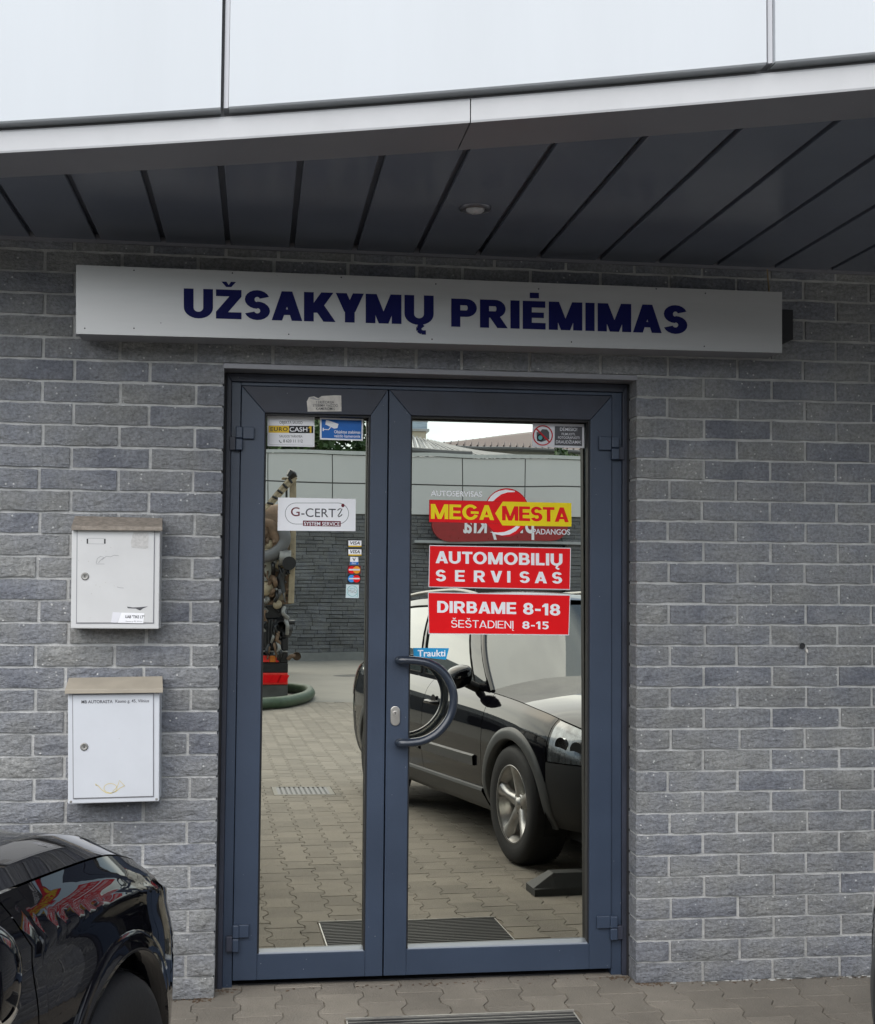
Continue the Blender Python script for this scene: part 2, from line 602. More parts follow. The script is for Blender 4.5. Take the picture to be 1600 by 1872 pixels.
class Print:
    """flat print on a plane: everything is laid out in photo pixels and carried onto the real surface"""

    def __init__(s, P, parent, n):
        s.P, s.parent, s.n, s.k = P, parent, np.array(n, float), 0

    def poly(s, pts, mat, name='print', layer=1, th=0.0003):
        b = MB()
        b.prism([s.P(x, y, 0.0004 * layer) for x, y in pts], s.n * th)
        return b.build(name, mat, s.parent)

    def rect(s, x0, y0, x1, y1, mat, name='print', layer=1, dy=0.0, th=0.0003):
        """dy: how much lower the right end lies than the left end"""
        return s.poly([(x0, y0), (x1, y0 + dy), (x1, y1 + dy), (x0, y1)], mat, name, layer, th)

    def ell(s, cx, cy, rx, ry, mat, name='disc', layer=1, seg=32):
        return s.poly([(cx + rx * math.cos(2 * math.pi * k / seg), cy + ry * math.sin(2 * math.pi * k / seg)) for k in range(seg)], mat, name, layer)

    def line(s, pts, w, mat, name='outline', layer=1, closed=False):
        b = MB()
        n = len(pts)
        L_, R_ = [], []
        for i in range(n):
            a = np.array(pts[(i - 1) % n] if closed else pts[max(i - 1, 0)], float)
            c = np.array(pts[(i + 1) % n] if closed else pts[min(i + 1, n - 1)], float)
            t = nrm(c - a)
            q = np.array([-t[1], t[0]]) * w / 2
            p = np.array(pts[i], float)
            L_.append(s.P(*(p + q), 0.0004 * layer))
            R_.append(s.P(*(p - q), 0.0004 * layer))
        if closed: L_.append(L_[0]); R_.append(R_[0])
        b.grid([L_, R_])
        return b.build(name, mat, s.parent)

    def text(s, t, x0, x1, yb, cap, mat, dy=0.0, weight=0.0, spacing=1.0, shear=0.0, layer=2, name='lettering', label=None, flipx=False):
        vs, fs = text_geo(t, weight, spacing, shear)
        hv, _ = text_geo('H', weight)
        H0, H1 = hv[:, 1].min(), hv[:, 1].max()
        X0, X1 = vs[:, 0].min(), vs[:, 0].max()
        u = (vs[:, 0] - X0) / (X1 - X0)
        if flipx: u = 1 - u
        pts = [s.P(x0 + (x1 - x0) * a, yb + dy * a - (v - H0) / (H1 - H0) * cap, 0.0004 * layer) for a, v in zip(u, vs[:, 1])]
        b = MB().add(pts, fs)
        o = b.build(name, mat, s.parent)
        if label: o['label'] = label
        return o



# ------------------------------------------------------------------ heavy capitals drawn as shapes
def glyph(ch, w):
    t = w * 0.86
    dia = None
    base = {'Ž': 'Z', 'Š': 'S', 'Ų': 'U', 'Į': 'I', 'Ė': 'E'}.get(ch, ch)
    E = []

    def R(x0, y0, x1, y1): E.append([(x0, y0), (x1, y0), (x1, y1), (x0, y1)])

    def D(x0, y0, x1, y1, hw=None):
        h_ = (hw or w * 1.1) / 2
        E.append([(x0 - h_, y0), (x0 + h_, y0), (x1 + h_, y1), (x1 - h_, y1)])

    def A(cx, cy, rx, ry, a0, a1, n=14):
        for i in range(n):
            q = [math.radians(a0 + (a1 - a0) * (i + k) / n) for k in (0, 1)]
            E.append([(cx + rx * math.cos(q[0]), cy + ry * math.sin(q[0])), (cx + rx * math.cos(q[1]), cy + ry * math.sin(q[1])),
                      (cx + (rx - w) * math.cos(q[1]), cy + (ry - t) * math.sin(q[1])), (cx + (rx - w) * math.cos(q[0]), cy + (ry - t) * math.sin(q[0]))])

    ry = (1 + t) / 4
    W = .7
    if base == 'I': R(0, 0, w, 1); W = w
    elif base == 'L': R(0, 0, w, 1); R(w, 0, .6, t); W = .6
    elif base == 'E': R(0, 0, w, 1); R(w, 1 - t, .66, 1); R(w, .5 - t * .42, .62, .5 + t * .42); R(w, 0, .67, t); W = .67
    elif base == 'T': R(0, 1 - t, .7, 1); R(.35 - w / 2, 0, .35 + w / 2, 1 - t); W = .7
    elif base == 'U': R(0, .36, w, 1); R(.8 - w, .36, .8, 1); A(.4, .36, .4, .375, 180, 360); W = .8
    elif base in 'PR':
        R(0, 0, w, 1); R(w, 1 - t, .44, 1); R(w, .36, .44, .36 + t); A(.44, .68, .31, .32, -90, 90); W = .75
        if base == 'R': D(.43, .40, .66, 0, w * 1.15); W = .8
    elif base == 'B':
        R(0, 0, w, 1); R(w, 1 - t, .40, 1); R(w, .5 - t / 2, .42, .5 + t / 2); R(w, 0, .42, t)
        A(.40, 1 - ry, .28, ry, -90, 90); A(.42, ry, .31, ry, -90, 90); W = .73
    elif base == 'D': R(0, 0, w, 1); R(w, 1 - t, .34, 1); R(w, 0, .34, t); A(.34, .5, .43, .5, -90, 90, 20); W = .77
    elif base == 'O': A(.46, .5, .46, .52, 0, 360, 30); W = .92
    elif base == 'G': A(.46, .5, .46, .52, 38, 335, 26); R(.48, .40, .92, .40 + t * .9); W = .92
    elif base == 'C': A(.44, .5, .44, .52, 45, 315, 26); W = .8
    elif base == 'S': A(.35, 1 - ry, .34, ry + .012, 18, 270); A(.35, ry, .35, ry + .012, 90, -162); W = .7
    elif base == '8': A(.34, 1 - ry, .31, ry, 0, 360, 22); A(.34, ry, .34, ry, 0, 360, 22); W = .68
    elif base == 'A': D(w * .54, 0, .42, 1, w * 1.08); D(.84 - w * .54, 0, .42, 1, w * 1.08); R(.2, .19, .64, .19 + t * .85); W = .84
    elif base == 'V': D(w * .54, 1, .40, 0, w * 1.08); D(.80 - w * .54, 1, .40, 0, w * 1.08); W = .80
    elif base == 'M': R(0, 0, w, 1); R(.98 - w, 0, .98, 1); D(w * .62, 1, .49, 0, w * 1.0); D(.98 - w * .62, 1, .49, 0, w * 1.0); W = .98
    elif base == 'N': R(0, 0, w, 1); R(.76 - w, 0, .76, 1); D(w * .5, 1, .76 - w * .5, 0, w * 1.0); W = .76
    elif base == 'K': R(0, 0, w, 1); D(.64, 1, w * .9, .30, w * 1.25); D(w * 1.35, .60, .70, 0, w * 1.25); W = .82
    elif base == 'Y': R(.39 - w / 2, 0, .39 + w / 2, .40); D(w * .58, 1, .39, .36, w * 1.12); D(.78 - w * .58, 1, .39, .36, w * 1.12); W = .78
    elif base == 'Z': R(0, 1 - t, .70, 1); R(0, 0, .70, t); D(.70 - w * .62, 1 - t, w * .62, t, w * 1.25); W = .70
    elif base == '1': R(.18, 0, .18 + w, 1); E.append([(.18, 1), (.18, .72), (0, .66), (0, .80)]); W = .18 + w
    elif base == '5': R(.10, 1 - t, .62, 1); R(.10, .50, .10 + w * .85, 1 - t); A(.32, .32, .34, .33, -150, 118, 18); W = .66
    elif base == '-': R(0, .34, .36, .34 + t); W = .36
    elif base == ' ': W = .30
    if ch in 'ŽŠ':
        c = W / 2
        E.append([(c - .20, 1.27), (c - .06, 1.27), (c + .035, 1.09), (c - .07, 1.09)])
        E.append([(c + .20, 1.27), (c + .06, 1.27), (c - .035, 1.09), (c + .07, 1.09)])
    if ch == 'Ė': R(W / 2 - w * .48, 1.10, W / 2 + w * .52, 1.10 + t * .85)
    if ch in 'ŲĮ':
        x = W * .62 if ch == 'Ų' else W - .02
        s_ = w * .5
        A2 = [(x, .0), (x - .10, -.10), (x - .10, -.20), (x - .02, -.265), (x + .08, -.265)]
        for p, q in zip(A2[:-1], A2[1:]):
            d = nrm(np.array(q) - np.array(p)); n_ = np.array([-d[1], d[0]]) * s_ * .55
            p_, q_ = np.array(p) - d * .01, np.array(q) + d * .012
            E.append([tuple(p_ + n_), tuple(q_ + n_), tuple(q_ - n_), tuple(p_ - n_)])
    return E, W


def heavy(s, t, x0, x1, yb, cap, mat, dy=0.0, w=0.24, gap=0.11, shear=0.0, layer=2, label=None, name='lettering', grow=0.0):
    """bold capitals between photo columns x0..x1 on the baseline yb (right end dy lower)"""
    pen, out = 0.0, []
    for i, ch in enumerate(t):
        g, W = glyph(ch, w)
        if i and (t[i - 1] + ch) in ('AK', 'KY', 'YM', 'AU', 'AS', 'SA', 'TO', 'TA', 'VI', 'GA', 'RV', 'AM', 'MA', 'ST'): pen -= gap * .45
        out += [[(pen + a + shear * b_, b_) for a, b_ in poly] for poly in g]
        pen += W + gap
    X0, X1 = min(a for p in out for a, _ in p), max(a for p in out for a, _ in p)
    b = MB()
    for i, poly in enumerate(out):
        if grow:
            c = np.mean(np.array(poly), axis=0)
        b.add([s.P(x0 + (x1 - x0) * (a - X0) / (X1 - X0), yb + dy * (a - X0) / (X1 - X0) - v * cap, 0.0004 * layer + 0.000012 * (i % 9)) for a, v in poly], [tuple(range(len(poly)))])
    o = b.build(name, mat, s.parent, recalc=False)
    if label: o['label'] = label
    return o


Print.heavy = heavy


# ------------------------------------------------------------------ brick wall
HC, XLF = 0.0727, -1.4312                    # course height; left jamb (right jamb is x = 0)
ZS = 2.5105                                  # soffit height
rnd = random.Random(3)
wall = thing('brick_wall', (0, 0.1, 0), 'grey split-face brick front wall around the double glass door', 'wall')


def brick_mesh(seed):
    r = random.Random(seed)
    nx, nz = 6, 3
    b = MB()
    rows = []
    for j in range(nz + 1):
        row = []
        for i in range(nx + 1):
            edge = i in (0, nx) or j in (0, nz)
            x, z = i / nx, j / nz
            if edge:
                y = 0.0015 + r.uniform(-0.002, 0.0015)
                x += (0.006 if i == 0 else -0.006 if i == nx else r.uniform(-.02, .02)) * (1 if i in (0, nx) else 1)
                z += (r.uniform(-0.02, 0.035) if j == 0 else r.uniform(-0.035, 0.02) if j == nz else r.uniform(-.05, .05))
            else:
                y = -0.002 + r.uniform(-0.005, 0.004)
                x += r.uniform(-0.04, 0.04)
                z += r.uniform(-0.06, 0.06)
            row.append((x, y, z * 0.0645))
        rows.append(row)
    b.grid(rows)
    C_ = nx + 1
    rim = [(0, i) for i in range(nx + 1)] + [(j, nx) for j in range(1, nz + 1)] + [(nz, i) for i in range(nx - 1, -1, -1)] + [(j, 0) for j in range(nz - 1, 0, -1)]
    n0 = len(b.v)
    K = len(rim)
    for yy_ in (None, 0.09):
        for (j, i) in rim:
            x, y, z = rows[j][i]
            b.v.append((x, y if yy_ is None else yy_, z))
    for a in range(K):
        c = (a + 1) % K
        b.f.append((n0 + a, n0 + K + a, n0 + K + c, n0 + c))
    me = bpy.data.meshes.new('brick')
    me.from_pydata(b.v, [], b.f)
    sm = [i < nx * nz for i in range(len(me.polygons))]
    me.polygons.foreach_set('use_smooth', sm)
    me.materials.append(M_BRICK)
    return me


BRICKS = [brick_mesh(i) for i in range(18)]
outer = MB()
GAPX = 0.0085


def put_brick(xa, xb, z0, shift=0.0):
    xa += GAPX / 2
    xb -= GAPX / 2
    me = rnd.choice(BRICKS)
    fl = rnd.random() < 0.5
    L_ = xb - xa
    if xb < -2.26 or xa > 1.02 or z0 > 2.50:
        vs = [((xb - v.co.x * L_) if fl else (xa + v.co.x * L_), v.co.y + shift, v.co.z + z0) for v in me.vertices]
        outer.add(vs, [tuple(p.vertices) if not fl else tuple(p.vertices)[::-1] for p in me.polygons])
        return
    o = bpy.data.objects.new('brick', me)
    COL.objects.link(o)
    o.location = (xa, shift + rnd.uniform(-0.0022, 0.0022), z0)
    o.scale = (L_, 1, 1)
    if fl:
        o.scale = (-L_, 1, 1)
        o.location.x = xb
    attach(o, wall)


for j in range(-7, 29):
    z0 = (28 - j) * HC + 0.0045
    jit = lambda: rnd.uniform(-0.006, 0.006)
    if j >= 0:
        ed = [0.0] + [(.245 if j % 2 == 0 else .12) + .25 * k for k in range(17)]
        ed = [ed[0]] + [e + jit() for e in ed[1:]]
        for a, c in zip(ed[:-1], ed[1:]): put_brick(a + (0.0 if a else -GAPX / 2), c, z0)
        ed = [0.0] + [(.245 if j % 2 == 0 else .095) + .25 * k for k in range(17)]
        ed = [ed[0]] + [e + jit() for e in ed[1:]]
        for a, c in zip(ed[:-1], ed[1:]): put_brick(XLF - c, XLF - a + (0.0 if a else GAPX / 2), z0)
    else:
        if j % 2:
            inner = [.12, -.13, -.38, -.62, -.78, -1.02, -1.27, -1.526]
            ed = [.12 + .25 * k for k in range(17, 0, -1)] + inner + [-1.526 - .25 * k for k in range(1, 17)]
        else:
            ed = [-.005 + .25 * k for k in range(17, 0, -1)] + [-.005 - .25 * k for k in range(0, 6)] + [-1.431 - .25 * k for k in range(0, 17)]
        ed = [e + jit() * 0.5 for e in ed]
        for a, c in zip(ed[:-1], ed[1:]): put_brick(c, a, z0)
o = outer.build('outer_bricks', M_BRICK, wall, kind='stuff', recalc=False)

ZL = 29 * HC                                 # underside of the bricks over the door
b = MB()
b.box(0.006, 4.3, 0.0072, 0.30, 0, ZL + 0.0037)
b.box(-5.6, XLF - 0.006, 0.0072, 0.30, 0, ZL + 0.0037)
b.box(-5.6, 4.3, 0.0075, 0.30, ZL + 0.0038, 2.62)
b.build('mortar', M_MORTAR, wall)
# concrete edge strip under the lowest bricks over the door
MB().box(XLF - 0.004, 0.004, -0.001, 0.092, ZL - 0.015, ZL + 0.0036).build('lintel_edge', M_SIGNSIDE, wall, bevel=0.002)
# reveals beside and over the frame
b = MB()
b.box(XLF - 0.005, XLF + 0.006, 0.093, 0.31, 0, ZL - 0.016)
b.box(-0.006, 0.005, 0.093, 0.31, 0, ZL - 0.016)
b.box(XLF + 0.0061, -0.0061, 0.093, 0.31, ZL - 0.03, ZL - 0.0161)
b.build('reveal_seal', M_DARK, wall)
MB().box(-5.6, 4.3, 0.32, 0.36, -.4, 3.9).build('light_block', M_DARK, wall)  # unseen dark sheet added to stop sky light leaking round the frame
# anchor hole with a white patch in the right-hand wall
b = MB()
c0 = onY(1467, 1181, -0.006)
b.lathe([(0.0, 0.0005), (0.008, 0.0005), (0.011, -0.001)], c0, 'y', 14)
b.build('anchor_hole', M_BLACK, wall)
q0 = onY(1473, 1187, -0.0055)
MB().prism([q0 + np.array(v) for v in ((.002, 0, -.004), (.004, 0, -.012), (.008, 0, -.012), (.010, 0, -.004), (.006, 0, .001), (.003, 0, .001))], (0, .006, 0)).build('filler_patch', V_PAPER, wall)

# ------------------------------------------------------------------ canopy
canopy = thing('canopy', (-0.8, -0.5, ZS), 'white panelled curved canopy with dark soffit panels over the door', 'canopy')


def yf(x):
    x = max(min(x, 3.2), -4.6)
    return -1.33 - .392 * (x + .809) - .029 * (x + .809) ** 2


def on_fascia(px, py, off=0.0):
    Y = -1.3
    for _ in range(30):
        P = onY(px, py, Y)
        Y = yf(P[0]) - off
    return P


XA, XB = -4.6, 3.2
PP, P0 = 0.2138, -2.0668
k = int((XA - P0) / PP)
while True:
    xa, xb = P0 + k * PP + 0.0085, P0 + (k + 1) * PP - 0.0085
    if xb > XB: break
    ya, yb = yf(xa) + .200, yf(xb) + .200
    MB().prism([(xa, -0.0125, ZS), (xb, -0.0125, ZS), (xb, yb, ZS), (xa, ya, ZS)], (0, 0, 0.018)).build('soffit_panel', M_SOFFIT, canopy, bevel=0.0025)
    k += 1
MB().prism([(XA, 0.0, ZS + 0.019)] + [(XB, 0.0, ZS + 0.019)] + [(x, yf(x) + 0.02, ZS + 0.019) for x in np.linspace(XB, XA, 30)], (0, 0, 0.02)).build('soffit_backing', pm('soffit_groove_paint', (0.080, 0.088, 0.115), rough=0.5), canopy)
MB().box(XA, XB, -0.012, -0.0005, ZS - 0.010, ZS + 0.018).build('wall_angle', M_SOFFITTRIM, canopy)
xseam = onZ(860, 222, ZS)[0]
for xa, xb in ((XA, xseam - 0.0012), (xseam + 0.0012, XB)):
    xs = np.linspace(xa, xb, 22)
    b = MB()
    b.grid([[(x, yf(x), ZS - 0.003) for x in xs], [(x, yf(x) + .21, ZS - 0.003) for x in xs]])
    b.grid([[(x, yf(x) + .21, ZS - 0.003) for x in xs], [(x, yf(x) + .21, ZS + 0.012) for x in xs]])
    b.build('soffit_trim', M_SOFFITTRIM, canopy)
    b = MB()
    b.grid([[(x, yf(x), ZS - 0.003) for x in xs], [(x, yf(x) - 0.0015, ZS + 0.002) for x in xs], [(x, yf(x) - 0.0015, ZS + 0.052) for x in xs], [(x, yf(x) + 0.002, ZS + 0.058) for x in xs], [(x, yf(x) + 0.03, ZS + 0.060) for x in xs]])
    b.build('fascia_trim', M_TRIM, canopy)
xs = np.linspace(XA, XB, 40)
b = MB()
b.grid([[(x, yf(x) + 0.031, ZS + 0.0605) for x in xs], [(x, yf(x) + 0.031, 3.95) for x in xs], [(x, 3.0, 3.95) for x in xs]])
b.build('fascia_backing', M_JOINT, canopy)
ja, jb, jc, jd = (on_fascia(403, 207, .03)[0], on_fascia(418, 205, .03)[0], on_fascia(1402, 127, .03)[0], on_fascia(1418, 122, .03)[0])
W_ = jc - jb
gap = (jb - ja + jd - jc) / 2
zb = ZS + 0.068
edges = [(ja - 2 * W_ - gap, ja - W_ - gap), (ja - W_, ja), (jb, jc), (jd, jd + W_)]
for xa, xb in edges:
    xa, xb = max(xa, XA), min(xb, XB)
    if xb - xa < .1: continue
    xs = np.linspace(xa, xb, 16)
    f_ = lambda o_, z_: [(x, yf(x) - o_, z_) for x in xs]
    b = MB()
    b.grid([f_(-0.012, zb + 0.0), f_(0.026, zb), f_(0.030, zb + 0.004), f_(0.030, 3.9), f_(-0.02, 3.905)])
    for x in (xa, xb):
        b.grid([[(x, yf(x) - 0.030, zb + .004), (x, yf(x) + 0.02, zb)], [(x, yf(x) - 0.030, 3.9), (x, yf(x) + 0.02, 3.9)]])
    b.build('fascia_panel', M_WHITEPANEL, canopy, smooth=False)
for xa, xb in ((ja, jb), (jc, jd)):
    b = MB()
    w_ = xb - xa
    x1, x2 = xa + w_ * .38, xa + w_ * .94
    b.prism([(x1, yf(x1) - 0.016, zb + .006), (x2, yf(x2) - 0.016, zb + .006), (x2, yf(x2) + .028, zb + .006), (x1, yf(x1) + .028, zb + .006)], (0, 0, 1.3))
    b.build('joint_profile', M_JOINT, canopy)
# recessed spotlight in the soffit
lamp = thing('spotlight', onZ(869, 380, ZS), 'small round recessed spotlight in the dark soffit', 'spotlight')
lc = onZ(869, 380, ZS)
rr = abs(onZ(899, 380, ZS)[0] - lc[0])
MB().lathe([(rr * 1.0, 0.0), (rr * .97, -.006), (rr * .80, -.009), (rr * .72, -.002), (rr * .70, .004)], lc, 'z', 36).build('bezel', pm('lamp_bezel', (0.16, 0.16, 0.18), rough=0.3, metal=0.7), lamp, smooth=True)
MB().lathe([(rr * .70, .0035), (rr * .62, .004), (rr * .60, .003)], lc, 'z', 30).build('gap_ring', M_BLACK, lamp, smooth=True)
MB().lathe([(rr * .60, .002), (rr * .56, -.010), (rr * .35, -.016), (0.0005, -.017)], lc, 'z', 30).build('bulb', pm('lamp_glass', (0.42, 0.42, 0.44), rough=0.25, var=0.2, vscale=90), lamp, smooth=True)

# ------------------------------------------------------------------ double door
door = thing('double_door', (-0.716, 0.12, 0), 'anthracite framed double door with two mirrored glass panes', 'door')
YF, YO, YL = 0.104, 0.092, 0.096             # frame face, outer frame strip, leaf face
X = lambda px, py, Y: float(onY(px, py, Y)[0])
Z = lambda px, py, Y: float(onY(px, py, Y)[2])
fl, fr = XLF + 0.0062, -0.0062
flo, fro = X(419, 1000, YO), X(1138.5, 1000, YO)       # inner edge of the outer strip
ll0, ll1 = X(437.5, 1000, YL), X(705.5, 1150, YL)      # left leaf
rl0, rl1 = X(707.8, 1150, YL), X(1118.5, 1000, YL)     # right leaf
ztopL = 0.5 * (Z(440, 706.5, YL) + Z(1100, 722, YL))
zfr = ZL - 0.0165
zbL = 0.5 * (Z(560, 1787.5, YL) + Z(1000, 1776, YL))
zo = zfr - 0.028
for nm, pts in (('frame_post', [(fl, 0.002), (flo, 0.002), (flo, zo), (fl, zfr)]), ('frame_post', [(fro, 0.002), (fr, 0.002), (fr, zfr), (fro, zo)]), ('frame_head', [(fl, zfr), (flo, zo), (fro, zo), (fr, zfr)])):
    MB().prism([(x, YO, z) for x, z in pts], (0, .09, 0)).build(nm, M_FRAME2, door, bevel=0.002)
g = 0.0022
for nm, x0, x1, z0, z1 in (('frame_post', flo + .0003, ll0 - g, 0.002, zo - .0003), ('frame_post', rl1 + g, fro - .0003, 0.002, zo - .0003), ('frame_head', ll0 - g + .0003, rl1 + g - .0003, ztopL + g, zo - .0003)):
    MB().box(x0, x1, YF, .19, z0, z1).build(nm, M_FRAME, door, bevel=0.0015)
MB().box(fl, fr, 0.13, .30, 0.0015, 0.008).build('threshold', M_DARK, door)
b = MB().box(ll0 - .004, rl1 + .004, .18, .20, 0.008, ztopL + .006)
b.build('backing', M_BLACK, door)
gz = dict(L=(0.5 * (X(485.5, 800, YG - .02) + X(475.5, 1700, YG - .02)), 0.5 * (X(672.0, 800, YG - .02) + X(665, 1700, YG - .02)), 0.5 * (Z(490, 757, YG - .02) + Z(668, 766, YG - .02)), 0.5 * (Z(480, 1739, YG - .02) + Z(660, 1734, YG - .02))),
          R=(0.5 * (X(752, 800, YG - .02) + X(745.5, 1700, YG - .02)), 0.5 * (X(1073.5, 800, YG - .02) + X(1070.5, 1700, YG - .02)), 0.5 * (Z(752, 766.5, YG - .02) + Z(1070, 770, YG - .02)), 0.5 * (Z(750, 1729, YG - .02) + Z(1068, 1722, YG - .02))))
LEAF = {}
for side, x0, x1 in (('L', ll0, ll1), ('R', rl0, rl1)):
    gx0, gx1, gz1, gz0 = gz[side]
    lf = MB()
    ix0, ix1, iz0, iz1 = gx0 - .006, gx1 + .006, gz0 - .002, gz1 + .006
    leafname = 'door_leaf'
    # bottom rail butts between the stiles, top corners are mitred
    leaf = MB().box(ix0 + .0004, ix1 - .0004, YL + .0008, YL + .055, zbL, iz0 - .0).build(leafname, M_FRAME, door, bevel=0.0015)
    leaf['label'] = 'narrow left leaf with stickers on its glass' if side == 'L' else 'wide right leaf with the curved pull handle'
    LEAF[side] = leaf
    MB().prism([(x0, YL, zbL), (ix0, YL, zbL), (ix0, YL, iz1), (x0, YL, ztopL)], (0, .055, 0)).build('stile', M_FRAME, leaf, bevel=0.0018)
    MB().prism([(x1, YL, zbL), (x1, YL, ztopL), (ix1, YL, iz1), (ix1, YL, zbL)], (0, .055, 0)).build('stile', M_FRAME, leaf, bevel=0.0018)
    MB().prism([(x0 + .0012, YL + .0005, ztopL), (ix0 + .0006, YL + .0005, iz1 + .0004), (ix1 - .0006, YL + .0005, iz1 + .0004), (x1 - .0012, YL + .0005, ztopL)], (0, .055, 0)).build('top_rail', M_FRAME2, leaf, bevel=0.0012)
    # black gasket all round, pale bead along the bottom
    b = MB()
    b.box(ix0, gx0, YL + .012, YG - .003, iz0, iz1)
    b.box(gx1, ix1, YL + .012, YG - .003, iz0, iz1)
    b.box(gx0, gx1, YL + .012, YG - .003, gz1, iz1)
    b.build('gasket', M_GASKET, leaf)
    MB().prism([(gx0, YL + .004, iz0), (gx0, YG, iz0), (gx0, YG, iz0 + .010), (gx0, YL + .006, iz0 + .004)], (gx1 - gx0, 0, 0)).build('glazing_bead', M_ALUBEAD, leaf)
    # mirror pane, leaning about a degree
    P0_ = PL if side == 'L' else PR

    def pane_y(x, z, o_=0.0): return float(P0_[1] + (-(x - P0_[0]) * PN[0] - (z - P0_[2]) * PN[2]) / PN[1]) + o_
    cs = [(ix0 + .001, iz0 + .001), (ix1 - .001, iz0 + .001), (ix1 - .001, iz1 - .001), (ix0 + .001, iz1 - .001)]
    MB().prism([(x, pane_y(x, z), z) for x, z in cs], (0, .008, 0)).build('glass_pane', M_GLASS, leaf)

# hinges
for (xa, xb, xc, xd, ya, ym_, yb_, yc_, mir_) in ((444, 465, 431.5, 444, 780, 802, 780, 823, 1), (437, 455, 425.5, 437, 1691, 1714.5, 1693, 1740, 1), (1096, 1118.5, 1118.5, 1132, 798, 823, 798, 840, -1), (1092, 1116, 1116, 1129, 1675, 1697, 1675, 1718.5, -1)):
    hz = MB()
    Yh = YL - .014
    z1, z2, z3, z4 = Z(450, ya, Yh) if mir_ > 0 else Z(1120, ya, Yh), 0, 0, 0
    pxm = 450 if mir_ > 0 else 1120
    z1, z2, z4 = Z(pxm, ya, Yh), Z(pxm, ym_, Yh), Z(pxm, yc_, Yh)
    zm = (z1 + z4) / 2
    par = LEAF['L' if mir_ > 0 else 'R']
    h = MB().box(X(xa, ya, Yh), X(xb, ya, Yh), Yh, YL - .0005, z2, z1).build('hinge', M_FRAME, par, bevel=0.002)
    c_ = (X(xc, ya, Yh) + X(xd, ya, Yh)) / 2
    r_ = abs(X(xd, ya, Yh) - X(xc, ya, Yh)) / 2
    b = MB()
    b.box(c_ - r_, c_ + r_, Yh - .006, YL - .0006, z1 - (z1 - z4) / 2 + .001, z1)
    b.build('hinge', M_FRAME, par, bevel=0.003)
    MB().box(c_ - r_, c_ + r_, Yh - .006, YL - .0006, z4, zm - .001).build('hinge', M_FRAME, door, bevel=0.003)
    xo = c_ - mir_ * (r_ + .0004)
    MB().box(xo, xo - mir_ * .021, Yh + .002, YF - .0005, z4, zm + .006).build('hinge', M_FRAME2, door, bevel=0.002)

# D-shaped pull handle
YH = YL - .055
hp = [(748, 1207), (765, 1208.5), (785, 1213), (807, 1226), (821, 1245), (828.5, 1266), (829, 1288), (822, 1312), (807, 1333), (790, 1346.5), (770, 1355), (748, 1358)]
path = [onY(729, 1207, YL + .004), onY(729, 1207, YL - .02), onY(731, 1207, YH + .010), onY(738, 1207, YH + .001)] + [onY(x, y, YH) for x, y in hp] + [onY(738, 1358, YH + .001), onY(731, 1358, YH + .010), onY(729, 1358, YL - .02), onY(729, 1358, YL + .004)]


def smoothpath(P, n=6):
    P = [np.array(p, float) for p in P]
    out = []
    for i in range(len(P) - 1):
        p0, p1, p2, p3 = P[max(i - 1, 0)], P[i], P[i + 1], P[min(i + 2, len(P) - 1)]
        for k in range(n):
            t = k / n
            out.append(0.5 * ((2 * p1) + (-p0 + p2) * t + (2 * p0 - 5 * p1 + 4 * p2 - p3) * t * t + (-p0 + 3 * p1 - 3 * p2 + p3) * t ** 3))
    out.append(P[-1])
    return out


M_HANDLE = pm('handle_paint', (0.022, 0.030, 0.046), rough=0.26, coat=0.3, var=0.04, vscale=20, rvar=.02)
MB().tube(smoothpath(path), 0.0148, 18).build('handle', M_HANDLE, LEAF['R'], smooth=True)
# lock plate with keyhole
lk = lambda x, y, o_=0.0: onY(x, y, YL - o_)
ov = [(722.5 + 8.6 * math.cos(a), 1299.5 + 8.6 * math.sin(a)) for a in np.linspace(math.pi, 2 * math.pi, 13)] + [(722.5 + 8.6 * math.cos(a), 1318 + 8.6 * math.sin(a)) for a in np.linspace(0, math.pi, 13)]
lp = MB().prism([lk(x, y, .0005) for x, y in ov], (0, -.006, 0)).build('lock_plate', M_STEEL, LEAF['R'], bevel=0.0015)
MB().lathe([(0.0095, 0), (0.0095, -.009), (0.0001, -.009)], lk(722.8, 1304.5, .003), 'y', 20).build('lock_cylinder', M_STEEL, LEAF['R'], bevel=0.0005)
MB().box(lk(720, 1308, 0)[0], lk(725.5, 1308, 0)[0], YL - .010, YL - .005, lk(722, 1317, 0)[2], lk(722, 1306, 0)[2]).build('lock_cylinder', M_STEEL, LEAF['R'])
kx = lk(722.8, 1304, .0125)
MB().box(kx[0] - .001, kx[0] + .001, kx[1] - .0005, kx[1] + .003, kx[2] - .004, kx[2] + .004).build('keyhole', M_BLACK, LEAF['R'])

# ------------------------------------------------------------------ shop sign over the door
YS = -0.17
pS = lambda x, y, o_=0.0: onY(x, y, YS - o_)
sign = thing('sign_box', pS(780, 620), 'long brushed metal sign box reading UŽSAKYMŲ PRIĖMIMAS over the door', 'sign')
c4 = [pS(139, 484), pS(1430, 534), pS(1430, 645), pS(139, 610)]
MB().prism(c4, (0, .0025, 0)).build('sign_face', M_SIGN, sign)
c5 = [q + np.array([0, .0026, 0]) + d for q, d in zip(c4, (np.array([.002, 0, -.002]), np.array([-.002, 0, -.002]), np.array([-.002, 0, .002]), np.array([.002, 0, .002])))]
MB().prism(c5, (0, .135, 0)).build('sign_case', M_SIGNSIDE, sign, bevel=0.002)
sp = Print(pS, sign, (0, -1, 0))
sp.heavy('UŽSAKYMŲ', 336, 793, 580.5, 53.5, M_NAVY, dy=13.5, w=0.268, gap=0.08, label='heavy navy capitals UŽSAKYMŲ')
sp.heavy('PRIĖMIMAS', 825, 1257, 597, 51.5, M_NAVY, dy=13.5, w=0.268, gap=0.09, label='heavy navy capitals PRIĖMIMAS')
